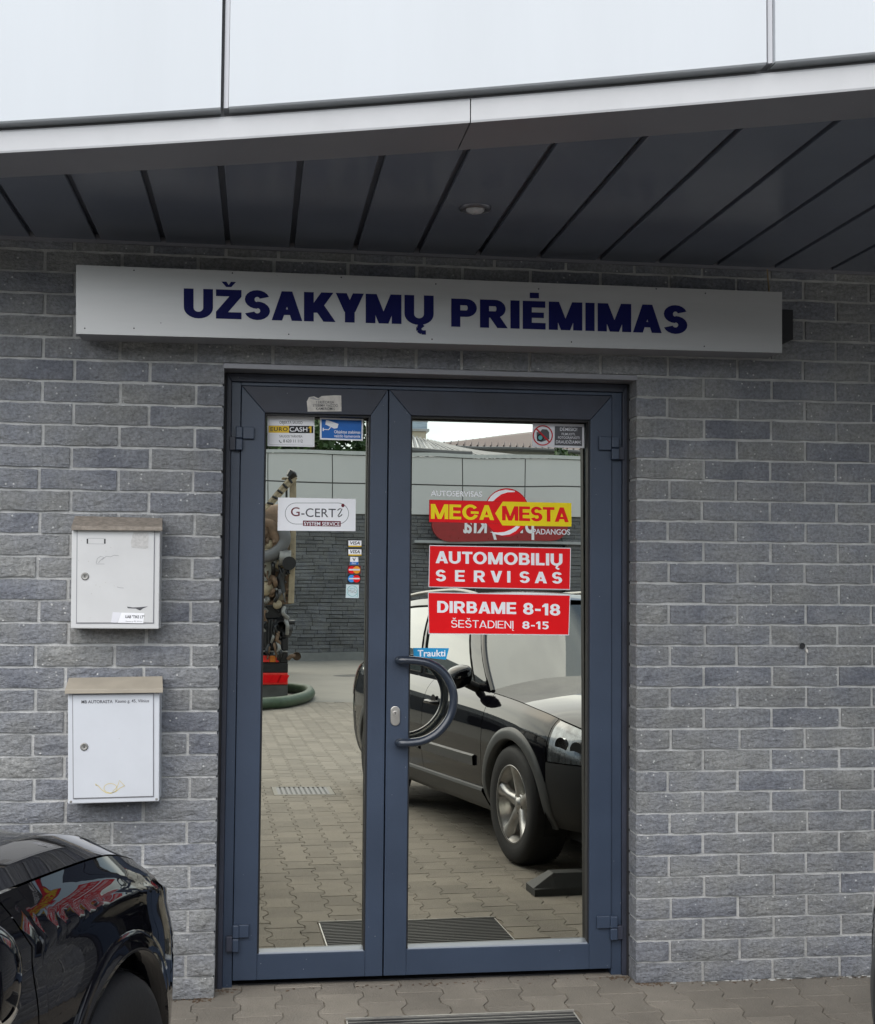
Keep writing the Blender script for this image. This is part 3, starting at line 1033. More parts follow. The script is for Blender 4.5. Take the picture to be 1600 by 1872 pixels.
for x, y in ((245, 494), (425, 499), (624, 507), (797, 519), (985, 528), (1200, 528), (1290, 536), (245, 600), (528, 611), (790, 620), (1045, 625), (1288, 633), (155, 600)):
    MB().lathe([(0.0001, -.0012), (.002, -.001), (.0026, .0003)], pS(x, y), 'y', 10).build('rivet', M_DARK, sign)
MB().box(X(1431, 600, -.1), X(1446, 600, -.08), -.10, -.004, Z(1438, 622, -.08), Z(1438, 568, -.08)).build('sign_bracket', M_DARK, sign)
cab = MB().tube(smoothpath([onY(1403, 492, -.03), onY(1404, 508, -.02), onY(1405.5, 520, -.025), onY(1406, 533, -.04)]), .0025, 6).build('cable', pm('brown_cable', (0.30, 0.22, 0.12), rough=0.6))
tag(cab, 'thin tan cable running from the soffit down to the right end of the sign', 'cable')

# ------------------------------------------------------------------ paving
G0 = 0.004                                   # paving level
paving = thing('paving', (-0.7, -1, 0), 'interlocking grey-beige concrete block paving of the yard', None)
del paving['label']
paving['kind'] = 'structure'
MB().box(-40, 60, -75, 0.30, -0.5, -0.0030).build('paving_bed', M_SAND, paving)
PX_, PY_, AMP = 0.1345, 0.187, 0.0115
SEAM0 = -1.086


def wave(u):
    """zigzag of a block side; u counts block lengths from a block end"""
    u = u % 1.0
    v = abs(u - 0.5) * 2             # 1 at the ends, 0 in the middle
    return AMP * max(-1.0, min(1.0, (v - 0.5) * 4.6))


KN = [0.0, 0.111, 0.389, 0.5, 0.611, 0.889]
KN = sorted(set([0.0, .14, .36, .64, .86, 1.0]))


def paver_outline(xc, y0, inset, stretch=PY_):
    Rr = [(xc + PX_ / 2 + wave(min(max(u, 1e-6), 1 - 1e-6)) - inset, y0 + u * stretch + (inset if u == 0 else -inset if u == 1 else 0)) for u in KN]
    Ll = [(2 * xc - x, y) for x, y in Rr]
    return Rr + Ll[::-1]


def paver_mesh():
    b = MB()
    top = paver_outline(0, 0, 0.0030)
    mid = paver_outline(0, 0, 0.0010)
    n = len(top)
    for (o_, z) in ((top, G0), (mid, G0 - 0.0026), (mid, G0 - 0.022)):
        b.v += [(x, y, z) for x, y in o_]
    b.f.append(tuple(range(n)))
    for L0 in (0, n):
        for i in range(n):
            b.f.append((L0 + i, L0 + n + i, L0 + n + (i + 1) % n, L0 + (i + 1) % n))
    return b


pvb = paver_mesh()
pme = bpy.data.meshes.new('paver')
pme.from_pydata(pvb.v, [], pvb.f)
_bm = bmesh.new(); _bm.from_mesh(pme); bmesh.ops.recalc_face_normals(_bm, faces=_bm.faces); _bm.faces.ensure_lookup_table()
if _bm.faces[0].normal.z < 0: bmesh.ops.reverse_faces(_bm, faces=_bm.faces)
_bm.to_mesh(pme); _bm.free()
pme.materials.append(M_PAVER)
PF = [tuple(p.vertices) for p in pme.polygons]
PVv = np.array([v.co[:] for v in pme.vertices])
GR = (onZ(632, 1866, 0)[0], onZ(1052, 1856, 0)[0], -0.735, -0.262)       # the scraper grate: x0, x1, y0, y1
farp = []
r2 = random.Random(11)
DRN = (-1.02, -0.60, -4.92, -4.50)


def clip(poly, ax, lim, keep_low):
    out = []
    n = len(poly)
    ins = lambda p: (p[ax] <= lim) if keep_low else (p[ax] >= lim)
    for i in range(n):
        p, q = poly[i], poly[(i + 1) % n]
        if ins(p): out.append(p)
        if ins(p) != ins(q):
            t = (lim - p[ax]) / (q[ax] - p[ax])
            out.append((p[0] + (q[0] - p[0]) * t, p[1] + (q[1] - p[1]) * t))
    return out


def cut_paver(xc, y0, dz, rc):
    """a paver sawn to fit beside a let-in grate"""
    base_ = [(xc + x - 0, y0 + y) for x, y in paver_outline(0, 0, 0.003)]
    for (ax, lim, low) in ((1, rc[2] - .006, True), (1, rc[3] + .006, False), (0, rc[0] - .006, True), (0, rc[1] + .006, False)):
        pl_ = clip(base_, ax, lim, low)
        if ax == 0:
            pl_ = clip(clip(pl_, 1, rc[2] - .0059, False), 1, rc[3] + .0059, True) if len(pl_) > 2 else pl_
        if len(pl_) < 3: continue
        ar = abs(sum(pl_[i][0] * pl_[(i + 1) % len(pl_)][1] - pl_[(i + 1) % len(pl_)][0] * pl_[i][1] for i in range(len(pl_)))) / 2
        if ar < .0004: continue
        MB().prism([(x, y, G0 + dz) for x, y in pl_], (0, 0, -.022)).build('paver', M_PAVER, paving)


far_groups = [MB(), MB(), MB()]
for c in range(-24, 26):
    xc = SEAM0 + PX_ * (c + 0.5)
    for r in range(-74, 3):
        y0 = -0.008 + r * PY_ - (PY_ / 2 if c % 2 else 0)
        x0, x1, ya, yb = xc - PX_ / 2, xc + PX_ / 2, y0, y0 + PY_
        if ya > 0.165: continue
        if (x1 < XLF - .02 or x0 > 0.02) and ya > -0.03 - (0.0): continue
        dz = r2.uniform(-.0012, .0012)
        hit = None
        for rc in (GR, DRN):
            if x1 > rc[0] - .004 and x0 < rc[1] + .004 and yb > rc[2] - .004 and ya < rc[3] + .004: hit = rc
        if hit:
            cut_paver(xc, y0, dz, hit)
            continue
        near = -2.1 < y0 and -1.75 < xc < 1.05
        if near:
            o = inst(pme, 'paver', (xc, y0, dz), paving)
            o.rotation_euler = (r2.uniform(-.006, .006), r2.uniform(-.006, .006), 0)
        else:
            far_groups[r2.randrange(3)].add(PVv + np.array([xc, y0, dz]), PF)
M_PV = [pm('paver_tone', tuple(np.array((0.215, 0.192, 0.160)) * k_), var=0.12, vscale=2.2, rough=0.9, bump=0.004, bscale=170, specks=(60, 0.10, (0.36, 0.35, 0.32))) for k_ in (0.93, 1.03, 1.12)]
for gmb, mm_ in zip(far_groups, M_PV): gmb.build('far_pavers', mm_, paving, kind='stuff', recalc=False)
# edge cuts around the grate, beyond the last modelled row and beside: plain paved sheet
b = MB()
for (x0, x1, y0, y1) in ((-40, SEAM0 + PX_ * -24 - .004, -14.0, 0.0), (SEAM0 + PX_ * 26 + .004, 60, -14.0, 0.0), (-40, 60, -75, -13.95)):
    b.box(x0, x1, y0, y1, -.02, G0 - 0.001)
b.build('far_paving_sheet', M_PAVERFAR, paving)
# strips of mortar round the grate
gx0, gx1, gy0, gy1 = GR
b = MB()
rf = random.Random(5)
for (x0, x1, y0, y1) in ((gx0 - .075, gx0 - .003, gy0 - .03, gy1 + .03), (gx1 + .003, gx1 + .075, gy0 - .03, gy1 + .03), (gx0 - .003, gx1 + .003, gy1 + .002, gy1 + .07), (gx0 - .003, gx1 + .003, gy0 - .07, gy0 - .002)):
    b.box(x0, x1, y0, y1, -.03, G0 - .003)
b.build('grate_bedding', pm('paver_cut', (0.15, 0.128, 0.10), var=0.25, vscale=25, rough=0.95, bump=0.006, bscale=90), paving)

grate = thing('scraper_grate', ((gx0 + gx1) / 2, (gy0 + gy1) / 2, 0), 'metal shoe scraper grate let into the paving in front of the door', 'grate')
M_ALU = pm('grate_aluminium', (0.33, 0.32, 0.30), rough=0.42, metal=0.7, var=0.15, vscale=40)
M_RUST = pm('rusty_edge', (0.16, 0.075, 0.035), var=0.4, vscale=50, rough=0.85)
b = MB()
b.box(gx0, gx1, gy1 - .006, gy1, -.03, G0 + .007)
b.box(gx0, gx1, gy0, gy0 + .005, -.03, G0 + .006)
b.box(gx0, gx0 + .005, gy0 + .0052, gy1 - .0062, -.03, G0 + .002)
b.box(gx1 - .005, gx1, gy0 + .0052, gy1 - .0062, -.03, G0 + .002)
b.build('grate_frame', M_ALU, grate)
MB().box((gx0 + gx1) / 2, gx1 + .002, gy1 + .0005, gy1 + .004, -.02, G0 + .001).build('rusty_edge', M_RUST, grate)
MB().box(gx0 + .0052, gx1 - .0052, gy0 + .0052, gy1 - .0062, -.0006, -.0002).build('grate_tray', M_BLACK, grate)
nb = 19
for i in range(nb):
    y = gy0 + .014 + (gy1 - gy0 - .028) * i / (nb - 1)
    bb = MB().box(gx0 + .006, gx1 - .006, y - .0085, y + .0025, -.0001, G0 + .0035)
    bb.build('grate_bar', M_BLACK if i % 1 == 0 else M_ALU, grate)
    MB().box(gx0 + .006, gx1 - .006, y + .0032, y + .0062, -.0001, G0 + .0045).build('grate_bar', M_ALU if i > nb - 4 else M_STOP, grate)

# yard drain with slots
dx0, dx1, dy0, dy1 = DRN
drain = thing('yard_drain', ((dx0 + dx1) / 2, (dy0 + dy1) / 2, 0), 'square slotted steel drain cover in the middle of the yard paving', 'drain cover')
b = MB()
b.box(dx0, dx1, dy0, dy0 + .03, -.03, G0 + .002); b.box(dx0, dx1, dy1 - .03, dy1, -.03, G0 + .002)
b.box(dx0, dx0 + .03, dy0 + .0301, dy1 - .0301, -.03, G0 + .002); b.box(dx1 - .03, dx1, dy0 + .0301, dy1 - .0301, -.03, G0 + .002)
b.build('drain_frame', M_PAVERFAR, drain)
MB().box(dx0 + .0301, dx1 - .0301, dy0 + .0301, dy1 - .0301, -.0007, 0.0005).build('drain_pit', M_BLACK, drain)
M_DRAIN = pm('drain_iron', (0.13, 0.13, 0.135), rough=0.5, metal=0.3)
for i in range(11):
    x = dx0 + .04 + (dx1 - dx0 - .08) * i / 10
    MB().box(x - .010, x + .010, dy0 + .031, dy1 - .031, .0006, G0 + .001).build('drain_bar', M_DRAIN, drain)
# manhole cover far back in the yard
mc = mZ(652, 1235)
mh = MB().lathe([(0.0001, .006), (.42, .006), (.45, .004), (.45, -.01)], (mc[0], mc[1], 0), 'z', 32).build('manhole_cover', pm('iron_cover', (0.08, 0.08, 0.08), rough=0.6, metal=0.3), None)
tag(mh, 'round dark manhole cover far back in the yard near the opposite building', 'manhole cover')

# ------------------------------------------------------------------ parking wheel stop
ws = thing('wheel_stop', (0.6, -1.2, 0), 'black rubber parking wheel stop in front of the dark crossover', 'wheel stop', rz=-0.03)
L0_, L1_ = -0.62, 0.95
prof = [(-.075, 0), (-.075, .035), (-.038, .098), (.038, .098), (.075, .035), (.075, 0)]
b = MB()
rows = [[(L0_, a, c) for a, c in ((-.075, 0), (-.075, .035), (-.05, .036), (.05, .036), (.075, .035), (.075, 0))],
        [(L0_ + .095, a, c) for a, c in prof], [(L1_ - .095, a, c) for a, c in prof],
        [(L1_, a, c) for a, c in ((-.075, 0), (-.075, .035), (-.05, .036), (.05, .036), (.075, .035), (.075, 0))]]
b.grid(rows)
b.add(rows[0], [tuple(range(6))]); b.add(rows[-1], [tuple(range(5, -1, -1))])
b.build('rubber_block', M_STOP, ws, local=True, bevel=0.003)
for xx in (-.38, .15, .68):
    MB().lathe([(0.0001, .0005), (.016, .001), (.018, -.001)], (xx, 0, .098), 'z', 14).build('anchor_bolt', M_BLACK, ws, local=True)

# dirt and mortar smears where the wall meets the paving
rd = random.Random(17)
b = MB()
for _ in range(46):
    x = rd.choice((rd.uniform(.30, .55), rd.uniform(.66, 1.0), rd.uniform(.02, 1.0)))
    y = -0.003 - abs(rd.gauss(0, .009)); r_ = rd.uniform(.003, .013)
    b.prism([(x + r_ * rd.uniform(.6, 1.3) * math.cos(a), y + r_ * .4 * rd.uniform(.6, 1.3) * math.sin(a), G0 + .0008) for a in np.linspace(0, 6.28, 7, endpoint=False)], (0, 0, .0015))
tag(b.build('mortar_smears', pm('mortar_splash', (0.55, 0.55, 0.53), var=.2, vscale=60), None), 'white mortar smears along the foot of the right-hand wall', 'mortar', kind='stuff')
b = MB()
for _ in range(260):
    x = rd.choice((rd.uniform(-1.50, -1.36), rd.uniform(-.08, .12), rd.uniform(-2.0, 1.0)))
    y = (0.03 if -1.43 < x < 0 else -0.004) - abs(rd.gauss(0, .02)) + (.05 if -1.43 < x < 0 else 0)
    r_ = rd.uniform(.0015, .006); a0 = rd.uniform(0, 6.28)
    b.prism([(x + r_ * math.cos(a + a0), y + r_ * .5 * math.sin(a + a0), G0 + .001) for a in (0, 1.2, 3.0, 4.4)], (rd.uniform(-.001, .001), 0, .002))
tag(b.build('litter', pm('dry_litter', (0.10, 0.065, 0.04), var=.5, vscale=80), None), 'crumbs of dry litter along the foot of the wall and threshold', 'litter', kind='stuff')

# ------------------------------------------------------------------ mailboxes
def mailbox(front, Yb, lidf, lidb, doorr, lock, m_body, m_lid, label, name='mailbox'):
    """front: four corner pixels of the front face (tl, tr, br, bl); lidf/lidb: lid front and back edge pixels"""
    P = lambda x, y, o_=0.0: onY(x, y, Yb - o_)
    base = P(*front[3])
    t = thing(name, (float(base[0]), 0, float(base[2])), label, 'mailbox')
    c = [P(*q) for q in front]
    MB().prism(c, (0, -Yb - .001, 0)).build('case', m_body, t, bevel=0.003)
    # sloping lid, overhanging at the front
    f0, f1 = onY(*lidf[0], Yb - .022), onY(*lidf[1], Yb - .022)
    k0, k1 = onY(*lidb[0], -0.012), onY(*lidb[1], -0.012)
    b = MB()
    th = np.array([0, 0, -.006])
    b.add([f0, f1, k1, k0, f0 + th * 2.2, f1 + th * 2.2, k1 + th, k0 + th], [(0, 1, 2, 3), (4, 7, 6, 5), (0, 4, 5, 1), (1, 5, 6, 2), (2, 6, 7, 3), (3, 7, 4, 0)])
    for q0, q1, s_ in ((f0, k0, 1), (f1, k1, -1)):
        b.prism([q0 + np.array([s_ * .0008, .002, -.001]), q1 + np.array([s_ * .0008, 0, -.001]), q1 + np.array([s_ * .0008, 0, -.03]), q0 + np.array([s_ * .0008, .002, -.016])], (s_ * .002, 0, 0))
    b.build('lid', m_lid, t, bevel=0.0012)
    # door: a thin leaf standing 1.5 mm proud, in a dark gap
    d = [P(*q, .0004) for q in doorr]
    cen = sum(d) / 4
    MB().prism(d, (0, -.0012, 0)).build('door_gap', M_SIGNSIDE, t)
    d2 = [q + nrm(cen - q) * .0042 + np.array([0, -.0012, 0]) for q in d]
    dr = MB().prism(d2, (0, -.0018, 0)).build('door', m_body, t, bevel=0.0006)
    lx = P(*lock, .0030)
    MB().lathe([(.0125, 0), (.0125, -.003), (.009, -.0042), (.0075, -.003), (.0001, -.0036)], lx, 'y', 24).build('lock', M_STEELDULL, dr, smooth=True)
    MB().box(lx[0] - .0012, lx[0] + .0012, lx[1] - .0048, lx[1] - .003, lx[2] - .004, lx[2] + .004).build('lock_slot', M_BLACK, dr)
    pr = Print(lambda x, y, o_=0.0: P(x, y, .0031 + o_), t, (0, -1, 0))
    return t, pr


YB = -0.10
mb1, p1 = mailbox([(131.5, 963), (293, 966), (290.5, 1150), (129, 1149)], YB, [(130.5, 961.5), (297, 963)], [(137, 943), (297, 947)],
                  [(140.5, 966.5), (283.5, 969), (281.5, 1140), (139, 1140)], (155.5, 1053.5), M_BOXWHITE, M_LID1,
                  'upper white mailbox with a weathered brown lid and scraped sticker remains')
p1.rect(158.5, 985, 161, 994, M_BLACK, 'name_slot', 2); p1.rect(190.5, 985, 193, 994, M_BLACK, 'name_slot', 2)
p1.line([(161, 984), (190, 984.5), (190, 994.5), (161, 994)], .7, V_MIDGREY, 'slot_outline', 2, True)
p1.poly([(244, 973), (272, 974), (271, 1001), (266, 1003), (241, 1001), (239, 992)], pm('sticker_residue', (0.50, 0.49, 0.48), var=0.15, vscale=120, rough=0.7), 'sticker_residue', 2)
p1.poly([(222, 1120), (264, 1121), (262, 1139.5), (215, 1138.5)], V_WHITE, 'name_paper', 2)
p1.poly([(206, 1119), (222, 1120), (214, 1138.5), (203, 1138)], V_PALE, 'sticker_residue', 2)
p1.text('UAB "TIKE LT"', 229, 264, 1130, 5.2, V_INK, dy=.5, weight=0.02, layer=4)
p1.text('Kauno g. 45, Vilnius', 230, 260, 1137, 2.8, V_MIDGREY, dy=.2, layer=4)
p1.poly([(232, 1109), (243, 1110.5), (255, 1110), (271, 1108.5), (262, 1112), (256, 1116), (248, 1112.5), (234, 1112)], V_GREY, 'scuff', 2)
p1.line([(176, 1030), (178, 1021), (184, 1017), (190, 1019), (184, 1024), (180, 1029)], 1.0, V_MIDGREY, 'scuff', 2)
p1.line([(186, 1024), (194, 1017), (202, 1018), (209, 1015), (217, 1016)], .9, V_MIDGREY, 'scuff', 2)
p1.line([(176, 1031), (191, 1031)], .8, V_MIDGREY, 'scuff', 2)
p1.line([(214, 1073), (219, 1074.5), (226, 1075)], .9, V_MIDGREY, 'scuff', 2)
mb2, p2 = mailbox([(124, 1262), (292, 1262), (291, 1465), (124, 1470)], YB, [(118.5, 1261), (298, 1259)], [(126, 1239), (297, 1236)],
                  [(132, 1269), (281.5, 1266.5), (281.5, 1457), (133.5, 1461)], (154, 1365), M_BOXWHITE2, M_LID2,
                  'lower white mailbox with a clean beige lid and a yellow post horn')
p2.text('MB AUTORASTA', 149, 206, 1286, 5.6, V_INK, dy=-.6, weight=0.012, layer=3)
p2.text('Kauno g. 45, Vilnius', 211, 272.5, 1284.6, 5.4, V_INK, dy=-.8, weight=0.008, layer=3)
hornl = [(176, 1435), (179, 1436), (186, 1444), (194, 1449.5), (203, 1450.5), (212, 1447), (219, 1441), (228, 1436.5)]
p2.line(hornl, 1.1, V_GOLD, 'post_horn', 2)
p2.line([(174.5, 1433), (177, 1436.5), (174.5, 1435)], 1.3, V_GOLD, 'post_horn', 2)
p2.line([(202 + 12 * math.cos(a), 1441 + 8.5 * math.sin(a)) for a in np.linspace(0, 2 * math.pi, 28)], .9, V_GOLD, 'post_horn', 2)
p2.line([(228, 1437), (218, 1426.5), (217, 1432), (213, 1440), (206, 1447)], .9, V_GOLD, 'post_horn', 2)
for bx, by in ((127.5, 1265.5), (286, 1265), (129.5, 1466), (286, 1461)):
    MB().lathe([(.0001, -.0012), (.0035, -.0008), (.0042, 0)], onY(bx, by, YB), 'y', 10).build('rivet', M_STEELDULL, mb2)

# ------------------------------------------------------------------ stickers on the glass and the leaf
PAN = lambda right: (lambda x, y, o_=0.0: on_pane(x, y, 0.0003 + o_, right))
PLf = lambda x, y, o_=0.0: onY(x, y, YL - .0006 - o_)


def sticker(pts, mat, label, P, n, cat='sticker', name='sticker', layer=0.0):
    c = sum(np.array(P(*q)) for q in pts) / len(pts)
    t = thing(name, c, label, cat)
    s = Print(P, t, n)
    s.poly(pts, mat, 'backing', layer)
    return s


pl, pr_ = PAN(False), PAN(True)
# torn paper notice on the leaf
s = sticker([(561, 734), (565, 726), (574, 724.5), (582, 728), (588, 724), (597, 723.5), (612, 722.5), (624, 723), (624.5, 752), (562.5, 752.5), (562, 744)], V_PAPER,
            'torn off-white paper notice about video cameras above the left pane', PLf, (0, -1, 0), 'notice', 'paper_notice')
s.text('TERITORIJA', 577, 611, 737.5, 4.6, V_INK, dy=.3, weight=.004); s.text('STEBIMA VAIZDO', 572, 618, 743.3, 4.6, V_INK, dy=.2, weight=.004); s.text('KAMEROMIS', 578, 612, 749.3, 4.6, V_INK, dy=.2, weight=.004)
s.poly([(566, 727.5), (573, 726), (580, 730), (586, 728), (583, 732), (572, 730)], V_MIDGREY, 'tear', 1.5)
# guard firm
s = sticker([(489, 758.5), (575, 760.5), (575, 817), (489, 815.5)], V_WHITE, 'white and yellow guard service sticker reading EUROCASH1, top left of the left pane', pl, PN)
s.line([(492, 762), (572.5, 764), (572.5, 814), (492, 812.5)], .5, V_MIDGREY, 'border', 1, True)
s.text('OBJEKTĄ SAUGO', 511, 553, 774.5, 5, V_INK, dy=.6)
s.rect(491, 778, 528.5, 791, V_YELLOW2, 'yellow_band', 1, dy=.3); s.rect(528.5, 778.3, 573, 791.5, V_BLACK, 'black_band', 1, dy=.4)
s.text('EURO', 494.5, 526, 788, 7.2, V_BLACK, weight=.015, spacing=1.15); s.text('CASH', 529.5, 562, 789, 8.2, V_WHITE, weight=.012)
s.poly([(563, 783), (566.5, 779), (569.5, 779), (569.5, 791), (566.5, 791), (566.5, 783)], V_YELLOW2, 'emblem', 2)
s.text('SAUGOS TARNYBA', 511, 553, 799.5, 4.2, V_INK, dy=.4)
s.text('8 620 11 112', 518, 553.5, 808.6, 5.2, V_INK, dy=.3, weight=.004)
s.line([(510.5, 804.5), (510.8, 806.5), (512.5, 808.5), (514.8, 809)], 1.3, V_INK, 'phone', 2)
# blue camera sticker
s = sticker([(585, 763.5), (664.5, 766), (663.5, 806), (585, 803.5)], V_WHITE, 'blue and white security camera sticker, top right of the left pane', pl, PN)
s.poly([(588, 766.5), (661.5, 768.8), (660.5, 803), (588, 800.7)], V_BLUE, 'blue_field', 1)
s.poly([(596, 768), (599, 768), (619, 775), (617, 782.5), (611, 783.5), (595, 776)], V_WHITE, 'camera_body', 2)
s.line([(605, 780), (601, 785.5), (592, 785)], 1.5, V_WHITE, 'camera_arm', 2); s.line([(591, 782), (591, 788)], 2, V_WHITE, 'camera_foot', 2)
s.text('Objektas stebimas', 611, 659, 792, 5.6, V_WHITE, dy=1.0, weight=.015); s.text('vaizdo kameromis', 611, 658.5, 799.3, 5.4, V_WHITE, dy=1.0, weight=.015)
# certificate sticker
s = sticker([(508.5, 909.5), (650.5, 912), (650, 971), (507.5, 970)], V_WHITE, 'white certification sticker reading G-CERTi SYSTEM SERVICE on the left pane', pl, PN)


def stadium(x0, y0, x1, y1, n=14, k=0.0):
    r = (y1 - y0) / 2
    return [(x1 - r + r * math.cos(a), y0 + r + r * math.sin(a)) for a in np.linspace(-math.pi / 2, math.pi / 2, n)] + [(x0 + r + r * math.cos(a), y0 + r + r * math.sin(a)) for a in np.linspace(math.pi / 2, 3 * math.pi / 2, n)]


s.line(stadium(521.5, 919.5, 637.5, 958), .8, V_INK, 'outline', 1, True)
s.text('G', 532, 548, 943.5, 16, V_MAROON, weight=.004); s.text('-CERT', 551, 614, 944.6, 15.5, V_INK, dy=1.2, weight=.003, spacing=1.02)
s.line([(617, 933), (621, 930), (625.5, 930.5), (622, 937), (618, 943), (619, 945), (624, 942.5), (625.5, 940)], 1.7, V_BLACK, 'letter_i', 2)
s.ell(627, 924, 3.0, 3.3, V_MAROON, 'dot', 2)
s.rect(554, 951.5, 623, 961.5, V_MAROON, 'banner', 2, dy=1.2); s.text('SYSTEM SERVICE', 556, 621, 960.3, 6.6, V_WHITE, dy=1, weight=.012, layer=3.5)
# payment card stickers
for (y0, y1, kind) in ((986, 1000.5, 'v'), (1002, 1016.5, 'v')):
    s = sticker([(635.5, y0), (662, y0 + .5), (661.5, y1 + .5), (635.2, y1)], V_BLACK, ('upper' if y0 < 990 else 'lower') + ' white VISA payment sticker, ' + ('topmost in the column of card stickers' if y0 < 990 else 'second from the top in the column of card stickers'), pl, PN)
    s.rect(637, y0 + 2, 661, y1 - 3.2, V_WHITE, 'card', 1, dy=.3); s.rect(637, y1 - 3.2, 661, y1 - 1, V_YELLOW2, 'gold_stripe', 1, dy=.3)
    s.text('VISA', 640.5, 658, y1 - 5, 6, V_BLACK, dy=.2, weight=.018, shear=.25)
s = sticker([(640.5, 1018), (655, 1018.3), (655.5, 1032.5), (640, 1032.5)], V_WHITE, 'small white and blue V PAY sticker among the card stickers', pl, PN)
s.rect(640.2, 1027.3, 655.3, 1032.4, V_BLUE, 'blue_field', 1)
s.text('V', 644.5, 650.5, 1025.5, 5.6, V_INK, weight=.02); s.text('PAY', 643.5, 652, 1031.6, 3.2, V_WHITE)
s = sticker([(635.8, 1034), (659.5, 1034.3), (659.5, 1049), (635.5, 1049)], V_MAROON, 'card sticker with overlapping red and orange circles', pl, PN)
s.ell(643.5, 1041.8, 6.8, 6.8, V_RED, 'red_disc', 1); s.ell(652.2, 1041.8, 6.6, 6.8, V_ORANGE, 'orange_disc', 1.6); s.rect(637.8, 1040.2, 658, 1043, V_PALE, 'wordmark', 2.2)
s = sticker([(635.5, 1050), (659.3, 1050.3), (659, 1065.5), (635.3, 1065.5)], V_BLACK, 'card sticker with overlapping blue and red circles', pl, PN)
s.ell(643, 1057.8, 6.8, 6.8, V_LBLUE, 'blue_disc', 1); s.ell(652, 1058, 6.6, 6.8, V_RED, 'red_disc', 1.6); s.rect(638, 1056.5, 657.6, 1059, V_PALE, 'wordmark', 2.2)
s = sticker([(633, 1068.5), (656.5, 1069), (656.2, 1093.5), (632, 1093)], V_ICE, 'pale blue square sticker reading MaQ at the foot of the card stickers', pl, PN)
s.line([(644.3 + 9.6 * math.cos(a), 1080.5 + 9.8 * math.sin(a)) for a in np.linspace(0.5, 2 * math.pi + .2, 30)] + [(653.6, 1091), (650, 1091.5)], .8, V_TEAL, 'bubble', 1)
s.text('MaQ', 637, 652.5, 1083.5, 5.6, V_MIDGREY, dy=.1); s.text('Mano Q', 639.5, 649, 1077, 2.4, V_TEAL)
# no photography
s = sticker([(974, 774), (1068, 775.5), (1068.5, 819), (973, 817)], V_PALE, 'grey no photography sticker reading DĖMESIO! DRAUDŽIAMA! at top right of the right pane', pr_, PN)
s.ell(992.5, 796, 18.5, 18.8, V_REDDK, 'prohibition_ring', 1); s.ell(992.5, 796, 16.2, 16.5, V_PALE, 'ring_centre', 1.5)
s.poly([(981, 790), (988, 789), (991, 784.5), (1000, 785), (1004, 790), (1004.5, 803), (990, 808), (982, 806)], V_GREY, 'camera', 2)
s.ell(988, 800, 6.6, 6.8, V_BLACK, 'lens', 2.5); s.ell(988, 800, 3.8, 4, V_TEAL, 'lens_glass', 3)
s.line([(980, 783), (1005.5, 809)], 3.0, V_REDDK, 'prohibition_bar', 3.5)
s.poly([(1014.5, 779), (1064.5, 780.2), (1064.3, 815.5), (1014, 814)], V_GREY, 'dark_field', 1)
s.text('DĖMESIO!', 1024, 1055.5, 787.6, 6, V_PALE, dy=.5, weight=.012); s.text('FILMUOTI,', 1027, 1052, 795.5, 4.2, V_PALE, dy=.3, weight=.008)
s.text('FOTOGRAFUOTI', 1020.5, 1059.5, 802, 4.4, V_PALE, dy=.5, weight=.01); s.text('DRAUDŽIAMA!', 1016.5, 1062.5, 810.5, 5.6, V_PALE, dy=.6, weight=.014)
# workshop logo
t_ = thing('logo_sticker', on_pane(915, 940), 'red and yellow MEGA MESTA workshop logo sticker on the right pane', 'sticker')
s = Print(pr_, t_, PN)
s.text('AUTOSERVISAS', 788, 881.5, 906.5, 9.8, V_WHITE, dy=2.0, weight=.014, layer=3)
s.ell(926.5, 937, 41.5, 44.5, V_REDDK, 'disc', 1, 48)
s.ell(926.5, 936.5, 39.5, 42.5, V_RED, 'disc', 1.4, 48)
sw = [(892 - .0, 916), (897, 908), (904, 901.5), (913, 897.5), (925, 895), (941, 897.5), (941.5, 899.5), (928, 900), (916, 904), (907, 911), (902, 916)]
s.poly(sw, V_WHITE, 'swoosh', 2)
s.poly([(896, 972.5), (905, 976.5), (918, 979), (932, 977), (943, 971), (951, 962.5), (944, 961.5), (934, 968), (922, 972.5), (910, 973.5)], V_WHITE, 'swoosh', 2)
s.poly([(785, 913.5), (919, 916.5), (919, 957.5), (784.5, 954.5)], V_REDDK, 'red_bar', 2.5)
s.poly([(786, 914.5), (906, 917), (919, 917), (919, 957), (785.5, 953.5)], V_RED, 'red_bar', 2.8)
s.poly([(905.5, 938.5), (919.5, 917), (1044.8, 919.5), (1045, 962.5), (918.5, 960.5)], V_YELLOW, 'yellow_arrow', 3.2)
s.heavy('MEGA', 788, 903.5, 948.3, 27, V_YELLOW, dy=2.6, w=0.21, gap=.06, layer=5, label='yellow capitals MEGA')
s.heavy('MESTA', 918, 1040, 951.3, 26.5, V_RED, dy=3.2, w=0.22, gap=.04, layer=5, label='red capitals MESTA')
s.text('PADANGOS', 974, 1042.5, 976.5, 9.8, V_PALE, dy=1.2, weight=.012, layer=5)
